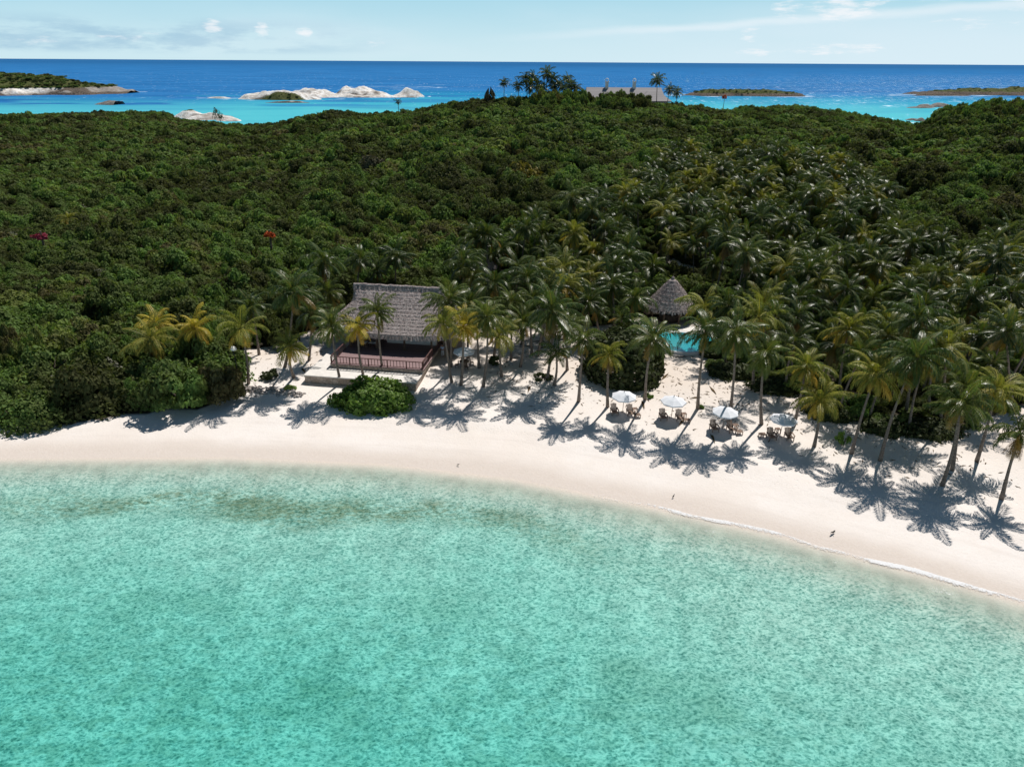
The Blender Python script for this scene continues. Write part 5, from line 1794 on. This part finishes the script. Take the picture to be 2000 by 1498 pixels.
def hill_house():
    cx, cy = hill_c.x, hill_c.y
    gr = gz(cx, cy)
    zr = atY(1205, 171.5, cy).z - gr      # ridge
    root = empty("hill_house", (cx, cy, gr))
    tag(root, "long house on the hilltop with pale grey shingle roof and two white chimneys", "house")
    def hip(x0, x1, y0, y1, ez, rz_, inset, name):
        b = MB()
        ym = (y0 + y1) / 2
        vs = [(x0, y0, ez), (x1, y0, ez), (x1, y1, ez), (x0, y1, ez), (x0 + inset, ym, rz_), (x1 - inset, ym, rz_),
              (x0, y0, ez - .25), (x1, y0, ez - .25), (x1, y1, ez - .25), (x0, y1, ez - .25)]
        fs = [(0, 1, 5, 4), (1, 2, 5), (2, 3, 4, 5), (3, 0, 4), (6, 7, 1, 0), (7, 8, 2, 1), (8, 9, 3, 2), (9, 6, 0, 3), (9, 8, 7, 6)]
        b.add(vs, fs)
        return b.build(name, M['shingle'], root)
    sc_ = (Vector((0, 0, H)) - Vector((cx, cy, gr + zr))).length / F
    xl, xr = (1146 - 1215) * sc_, (1278 - 1215) * sc_
    ez = zr - 3.6
    r1 = hip(xl + .5, xr + 2.5, -5, 8, ez, zr, .8, "roof")
    hip((1240 - 1215) * sc_, (1298 - 1215) * sc_, -8.5, 4, ez - .9, zr - .9, 4.5, "wing_roof")
    MB().box(((xl + xr) / 2 + 1.5, 1.5, (ez - .3) / 2 - .3), (xr - xl - .6, 11, ez + .3)).build("wall", M['plaster'], root)
    MB().box(((1269 - 1215) * sc_, -2.2, (ez - 1.2) / 2 - .3), (9.5, 10.5, ez - .7)).build("wing_wall", M['plaster'], root)
    for px in (1188, 1237):
        x = (px - 1215) * sc_
        ch = MB()
        ch.box((x, 1.2, zr + .6), (1.2, 1.2, 2.8)).box((x, 1.2, zr + 2.05), (1.5, 1.5, .2))
        for s in (-.5, .5):
            ch.box((x + s, 1.2, zr + 2.45), (.16, 1.1, .7))
        ch.tube([(x - .58, 1.2, zr + 2.8), (x - .3, 1.2, zr + 3.15), (x + .3, 1.2, zr + 3.15), (x + .58, 1.2, zr + 2.8)], .14, 6)
        ch.build("chimney", M['white'], r1)
    for k in range(5):
        MB().box((xl + 2.6 + k * 5.0, -4.03, ez - 1.7), (1.5, .12, 1.6)).build("window", M['black'], root)


hill_house()


# ------------------------------------------------------------------ beach furniture, lamp, people
def umbrella(loc, label, rz, tilt=0.0):
    root = empty("beach_umbrella", loc, rz)
    tag(root, label, "umbrella", None)
    MB().tube([(0, 0, -.3), (0, 0, 2.62)], .028, 8).build("pole", M['timber'], root)
    n = 8
    b = MB()
    R_ = 1.38
    top = Vector((0, 0, 2.56))
    rim = [Vector((math.cos(2 * math.pi * k / n) * R_, math.sin(2 * math.pi * k / n) * R_, 2.02)) for k in range(n)]
    vs = [top]
    for k in range(n):
        vs.append(top.lerp(rim[k], .5) + Vector((0, 0, .03)))
    for k in range(n):
        vs.append(rim[k])
    for k in range(n):
        m_ = (rim[k] + rim[(k + 1) % n]) / 2
        vs.append(m_ * 1.0 + Vector((0, 0, -.02)) - Vector((m_.x, m_.y, 0)) * .03)
    fs = []
    for k in range(n):
        k2 = (k + 1) % n
        fs += [(0, 1 + k, 1 + k2), (1 + k, 1 + n + k, 1 + 2 * n + k), (1 + k, 1 + 2 * n + k, 1 + k2), (1 + k2, 1 + 2 * n + k, 1 + n + k2)]
    k0 = len(vs)
    val = [v + Vector((0, 0, -.13)) for v in vs[1 + n:1 + 3 * n]]
    vs += val
    for k in range(n):
        k2 = (k + 1) % n
        fs += [(1 + n + k, k0 + k, k0 + n + k, 1 + 2 * n + k), (1 + 2 * n + k, k0 + n + k, k0 + k2, 1 + n + k2)]
    c_ = b.add(vs, fs).build("canopy", M['canvas'], root)
    for k in range(n):
        MB().bar((0, 0, 2.1), tuple(top.lerp(rim[k], .55) - Vector((0, 0, .02))), .02, .02).build("rib", M['timber'], root)
    MB().lathe([(.001, 2.76), (.035, 2.70), (.045, 2.64), (.02, 2.55)], 8).build("finial", M['timber'], root)
    root.rotation_euler = (tilt, 0, rz)
    return root


def deck_chair(loc, label, rz, group):
    root = empty("beach_chair", loc, rz)
    tag(root, label, "chair", group)
    # faces -Y
    s = MB()
    for k in range(6):
        y = -.62 + k * .155
        s.box((0, y, .30 + (-y) * .10), (.60, .13, .03), rx=-.1)
    s.build("seat", M['teak'], root)
    b = MB()
    for k in range(5):
        x = -.24 + k * .12
        b.bar((x, .18, .24), (x * 1.12, .62, .98 - abs(k - 2) * .03), .105, .028)
    b.bar((-.28, .30, .42), (.28, .30, .42), .05, .04)
    b.build("backrest", M['teak'], root)
    for sx in (-.36, .36):
        MB().box((sx, -.12, .56), (.14, .95, .035), bev=.01).build("armrest", M['teak'], root)
        for y, h in ((-.52, .55), (.30, .55)):
            MB().box((sx * .95, y, h / 2), (.06, .10, h)).build("leg", M['teak'], root)
    return root


def stool(loc, label, rz, group, dims=(.62, .62, .36)):
    root = empty("side_table", loc, rz)
    tag(root, label, "side table", group)
    t = MB()
    for k in range(5):
        t.box((0, -dims[1] / 2 + (k + .5) * dims[1] / 5, dims[2]), (dims[0], dims[1] / 5 - .02, .035))
    t.build("tabletop", M['teak'], root)
    for sx in (-1, 1):
        for sy in (-1, 1):
            MB().box((sx * (dims[0] / 2 - .06), sy * (dims[1] / 2 - .06), dims[2] / 2 - .02), (.06, .06, dims[2] - .04)).build("leg", M['teak'], root)
    return root


ordn = ["leftmost", "second from left", "third from left", "rightmost"]
UPX = [(1216, 806), (1311, 816), (1411, 838), (1523, 853)]
for i, (px, py) in enumerate(UPX):
    p = hit(px, py)
    umbrella(p, ["crisp white beach umbrella beside the sea grape bush, leftmost of the beach row", "white beach umbrella with a blue shadow patch, second in the beach row",
                 "white beach umbrella with a frond shadow, third in the beach row", "white beach umbrella half in palm shade, rightmost of the beach row"][i], .2 + i * .35, 0.03)
    nm = ["leftmost", "second", "third", "rightmost"][i]
    q = Vector((-.95, -.15, 0)); r_ = Vector((.75, -.35, 0))
    for k, (v, side) in enumerate(((q, "left"), (r_, "right"))):
        l_ = p + v
        l_.z = gz(l_.x, l_.y) + .01
        deck_chair(l_, f"wooden beach chair {side} of the pole under the {nm} beach umbrella", rnd.uniform(-.12, .12) + .08, None)
    l_ = p + Vector((1.45, -.95, 0)) if i < 3 else p + Vector((-1.75, .1, 0)); l_.z = gz(l_.x, l_.y)
    stool(l_, f"low slatted wooden footstool in the sun by the {nm} beach umbrella", .1, None, (.66, .62, .34))
    l_ = p + Vector((1.35, .10, 0)) if i < 3 else p + Vector((.0, .75, 0)); l_.z = gz(l_.x, l_.y)
    stool(l_, f"small wooden side table beside the right chair at the {nm} beach umbrella", .15, None, (.5, .5, .45))

# table group near the deck
pu = hit(907, 716)
umbrella(pu, "white umbrella over the dining table beside the deck, among palm trunks", .3)
t = empty("dining_table", (pu.x, pu.y, pu.z), .3)
tag(t, "round wooden dining table under the white umbrella beside the deck", "table")
MB().lathe([(.06, .69), (.60, .69), (.62, .72), (.60, .75), (.0, .75)], 20).build("tabletop", M['timber'], t)
for k in range(4):
    a = k * math.pi / 2
    MB().bar((math.cos(a) * .1, math.sin(a) * .1, .69), (math.cos(a) * .42, math.sin(a) * .42, 0), .05, .05).build("leg", M['timber'], t)
for k, where in enumerate(("on the sea side", "on the right", "on the far side", "on the deck side")):
    a = -math.pi / 2 + k * math.pi / 2 + .3
    l_ = Vector((pu.x + math.cos(a) * .95, pu.y + math.sin(a) * .95, 0)); l_.z = gz(l_.x, l_.y)
    ch = empty("dining_chair", l_, a + math.pi / 2 + math.pi)
    tag(ch, f"dark dining chair {where} of the umbrella table beside the deck", "chair")
    MB().box((0, 0, .45), (.44, .44, .04), bev=.01).build("seat", M['timber'], ch)
    MB().box((0, -.20, .72), (.42, .035, .46), rx=.1).build("backrest", M['timber'], ch)
    for sx in (-.18, .18):
        for sy in (-.18, .18):
            MB().box((sx, sy, .215), (.04, .04, .43)).build("leg", M['timber'], ch)


def lamp():
    b = hit(473, 769)
    top = atY(455, 681, b.y)
    h = top.z - b.z
    root = empty("lamp_post", b)
    tag(root, "tall thin dark lamp post with a white disc head on the stone edging", "lamp post")
    dx = top.x - b.x
    MB().tube([(0, 0, -.3), (dx * .5, 0, h * .5), (dx, 0, h - .1)], [.055, .05, .04], 8).build("pole", M['black'], root, True)
    hd = MB().lathe([(.001, .20), (.22, .17), (.36, .06), (.38, .0), (.30, -.09), (.10, -.13), (.001, -.13)], 20).build("lamp_head", M['white'], root, True)
    hd.location = (dx, 0, h)
    hd.rotation_euler = (.25, .35, 0)


lamp()


def rubble():
    rr = random.Random(8)
    line = [hit(*p) for p in [(428, 768), (455, 763), (490, 763), (530, 765), (562, 769), (590, 777)]]
    b = MB()
    for i in range(len(line) - 1):
        a, c_ = line[i], line[i + 1]
        n = int((c_ - a).length * 26)
        for _ in range(n):
            f = rr.random()
            p = a.lerp(c_, f)
            wd = .55 if i in (1, 2, 3) else .35
            o = rr.gauss(0, wd)
            p = p + Vector((rr.gauss(0, .15), o + .2, 0))
            s = rr.uniform(.09, .24)
            z = gz(p.x, p.y) + max(0, .42 - abs(o) * .45) * rr.uniform(.2, 1)
            vs = []
            for dx, dy, dz in ((1, 0, 0), (-1, 0, 0), (0, 1, 0), (0, -1, 0), (0, 0, 1), (0, 0, -1)):
                vs.append((p.x + dx * s * rr.uniform(.8, 1.5), p.y + dy * s * rr.uniform(.8, 1.3), z + dz * s * rr.uniform(.5, .9)))
            b.add(vs, [(0, 2, 4), (2, 1, 4), (1, 3, 4), (3, 0, 4), (2, 0, 5), (1, 2, 5), (3, 1, 5), (0, 3, 5)])
    o = b.build("rubble", M['rock'])
    tag(o, kind='stuff')


rubble()


def palm_litter():
    rr = random.Random(77)
    b = MB()
    n = 0
    while n < 1500:
        x, y = rr.uniform(-34, 46), rr.uniform(52, 92)
        ss = float(shore_s(x, y))
        if ss < 12 or rr.random() > (ss - 10) / 14: continue
        if sand_mask(np.array([x]), np.array([y]))[0] < .5 or near_house(np.array([x]), np.array([y]))[0]: continue
        n += 1
        z = gz(x, y) + .03
        a, L, wd = rr.uniform(0, 6.28), rr.uniform(.08, .42), rr.uniform(.02, .07)
        if rr.random() < .012: L, wd = rr.uniform(.9, 1.8), .16
        d = Vector((math.cos(a), math.sin(a), 0)); q = Vector((-d.y, d.x, 0))
        p = Vector((x, y, z))
        b.add([p - d * L, p - q * wd, p + d * L, p + q * wd + Vector((0, 0, .03))], [(0, 1, 2, 3)])
    o = b.build("leaf_litter", M['dry'])
    tag(o, kind='stuff')


palm_litter()


def skin_obj(name, verts, edges, radii, material, parent=None, sub=2):
    me = bpy.data.meshes.new(name)
    me.from_pydata(verts, edges, [])
    o = mesh_obj(name, me, parent)
    md = o.modifiers.new("skin", 'SKIN')
    for i, r_ in enumerate(radii):
        sv = me.skin_vertices[0].data[i]
        sv.radius = (r_, r_) if not isinstance(r_, tuple) else r_
        sv.use_root = i == 0
    me.materials.append(material)
    md.use_smooth_shade = True
    s = o.modifiers.new("sub", 'SUBSURF')
    s.levels = s.render_levels = sub
    return o


def person(loc, rz):
    root = empty("person", loc, rz)
    tag(root, "person in pale blue shirt and white trousers standing right of the deck", "person")
    skin = simple("skin", (.22, .12, .08), .6, .08)
    shirt = simple("pale_blue_shirt", (.36, .47, .66), .8, .05)
    trs = simple("white_trousers", (.66, .68, .72), .8, .05)
    hair = simple("dark_hair", (.02, .015, .012), .6, .1)
    V = [(0, 0, .95), (0, 0, 1.2), (0, .01, 1.42), (0, 0, 1.53), (0, -.01, 1.64), (0, -.005, 1.74),
         (-.18, 0, 1.40), (-.25, .0, 1.12), (-.24, -.08, .88), (.18, 0, 1.40), (.25, 0, 1.12), (.24, -.08, .88),
         (-.09, 0, .88), (-.10, -.03, .48), (-.10, .01, .09), (-.10, -.13, .035), (.09, 0, .88), (.11, .0, .48), (.12, .04, .09), (.12, -.10, .035)]
    E_ = [(0, 1), (1, 2), (2, 3), (3, 4), (4, 5), (2, 6), (6, 7), (7, 8), (2, 9), (9, 10), (10, 11), (0, 12), (12, 13), (13, 14), (14, 15), (0, 16), (16, 17), (17, 18), (18, 19)]
    R_ = [(.15, .10), (.14, .10), (.15, .10), .055, .095, .08, .06, .045, .033, .06, .045, .033, .085, .055, .04, .035, .085, .055, .04, .035]
    V += [(-.24, -.11, .80), (.24, -.11, .80)]
    E_ += [(8, 20), (11, 21)]
    R_ += [.03, .03]
    skin_obj("body", V, E_, R_, skin, root)
    # fingers
    for sx in (-1, 1):
        for k in range(5):
            fx = sx * .24 + (k - 2) * .016
            L = (.055, .085, .095, .085, .065)[k]
            MB().tube([(fx, -.12, .80), (fx, -.125, .80 - L * .6), (fx, -.115, .80 - L)], [.009, .008, .006], 5).build("finger", skin, root, True)
    skin_obj("shirt", [V[0], V[1], V[2], V[6], (-.235, 0, 1.2), V[9], (.235, 0, 1.2)], [(0, 1), (1, 2), (2, 3), (3, 4), (2, 5), (5, 6)], [(.165, .115), (.16, .115), (.16, .11), .075, .068, .075, .068], shirt, root)
    skin_obj("trousers", [(0, 0, .97), V[12], V[13], (-.10, .0, .14), V[16], V[17], (.12, .03, .14)], [(0, 1), (1, 2), (2, 3), (0, 4), (4, 5), (5, 6)], [(.15, .11), .098, .072, .06, .098, .072, .06], trs, root)
    MB().lathe([(.001, 1.845), (.06, 1.835), (.10, 1.79), (.105, 1.72), (.095, 1.68)], 12, (0, .018, 0)).build("hair", hair, root, True)
    for sx in (-.032, .032):
        MB().lathe([(.001, -.012), (.012, 0), (.001, .012)], 6, (sx, -.098, 1.70)).build("eye", hair, root)
    MB().add([(-.012, -.098, 1.665), (.012, -.098, 1.665), (0, -.125, 1.668), (0, -.097, 1.70)], [(0, 1, 2), (0, 2, 3), (2, 1, 3)]).build("nose", skin, root)


person(hit(865, 697), .3)


def bird(loc, rz, label, wings=False, s=1.0):
    root = empty("shore_bird", loc, rz)
    root.scale = (s, s, s)
    tag(root, label, "bird")
    dk = M.setdefault('feather', simple("dark_feathers", (.045, .04, .038), .7, .2))
    V = [(0, 0, .26), (.0, .12, .25), (0, .26, .20), (0, -.10, .32), (0, -.15, .42), (0, -.20, .46), (0, -.31, .44)]
    skin_obj("body", V, [(0, 1), (1, 2), (0, 3), (3, 4), (4, 5), (5, 6)], [.085, .065, .02, .055, .03, .036, .008], dk, root)
    for sx in (-.035, .035):
        MB().tube([(sx, .03, .22), (sx, .05, .12), (sx, .02, 0)], [.011, .008, .008], 5).tube([(sx, .02, .006), (sx, -.06, .006)], .007, 5).build("leg", M['timber'], root)
    for sx in (-1, 1):
        w_ = MB()
        if wings:
            w_.add([(sx * .05, -.06, .32), (sx * .32, -.10, .42), (sx * .56, .06, .40), (sx * .30, .10, .38), (sx * .05, .12, .29)], [(0, 1, 2, 3, 4)])
            w_.add([(sx * .05, -.06, .30), (sx * .32, -.10, .40), (sx * .56, .06, .395), (sx * .30, .10, .365), (sx * .05, .12, .275)], [(4, 3, 2, 1, 0)])
        else:
            w_.add([(sx * .06, -.07, .33), (sx * .095, .0, .28), (sx * .07, .16, .22), (sx * .02, .30, .20), (sx * .03, .1, .31)], [(0, 1, 2, 3, 4)])
        w_.build("wing", dk, root)


bird(hit(895, 910), 1.2, "small dark bird on wet sand at the middle of the waterline", False, .6)
bird(hit(1315, 972), 2.4, "slim dark bird standing by the foam right of the middle", False, .7)
bird(hit(1626, 1043), .6, "dark bird with wings half open near the surf on the right", True, .65)
print("objects:", len(SC.objects), "forest pts", len(REST), "palms grove", len(cand))
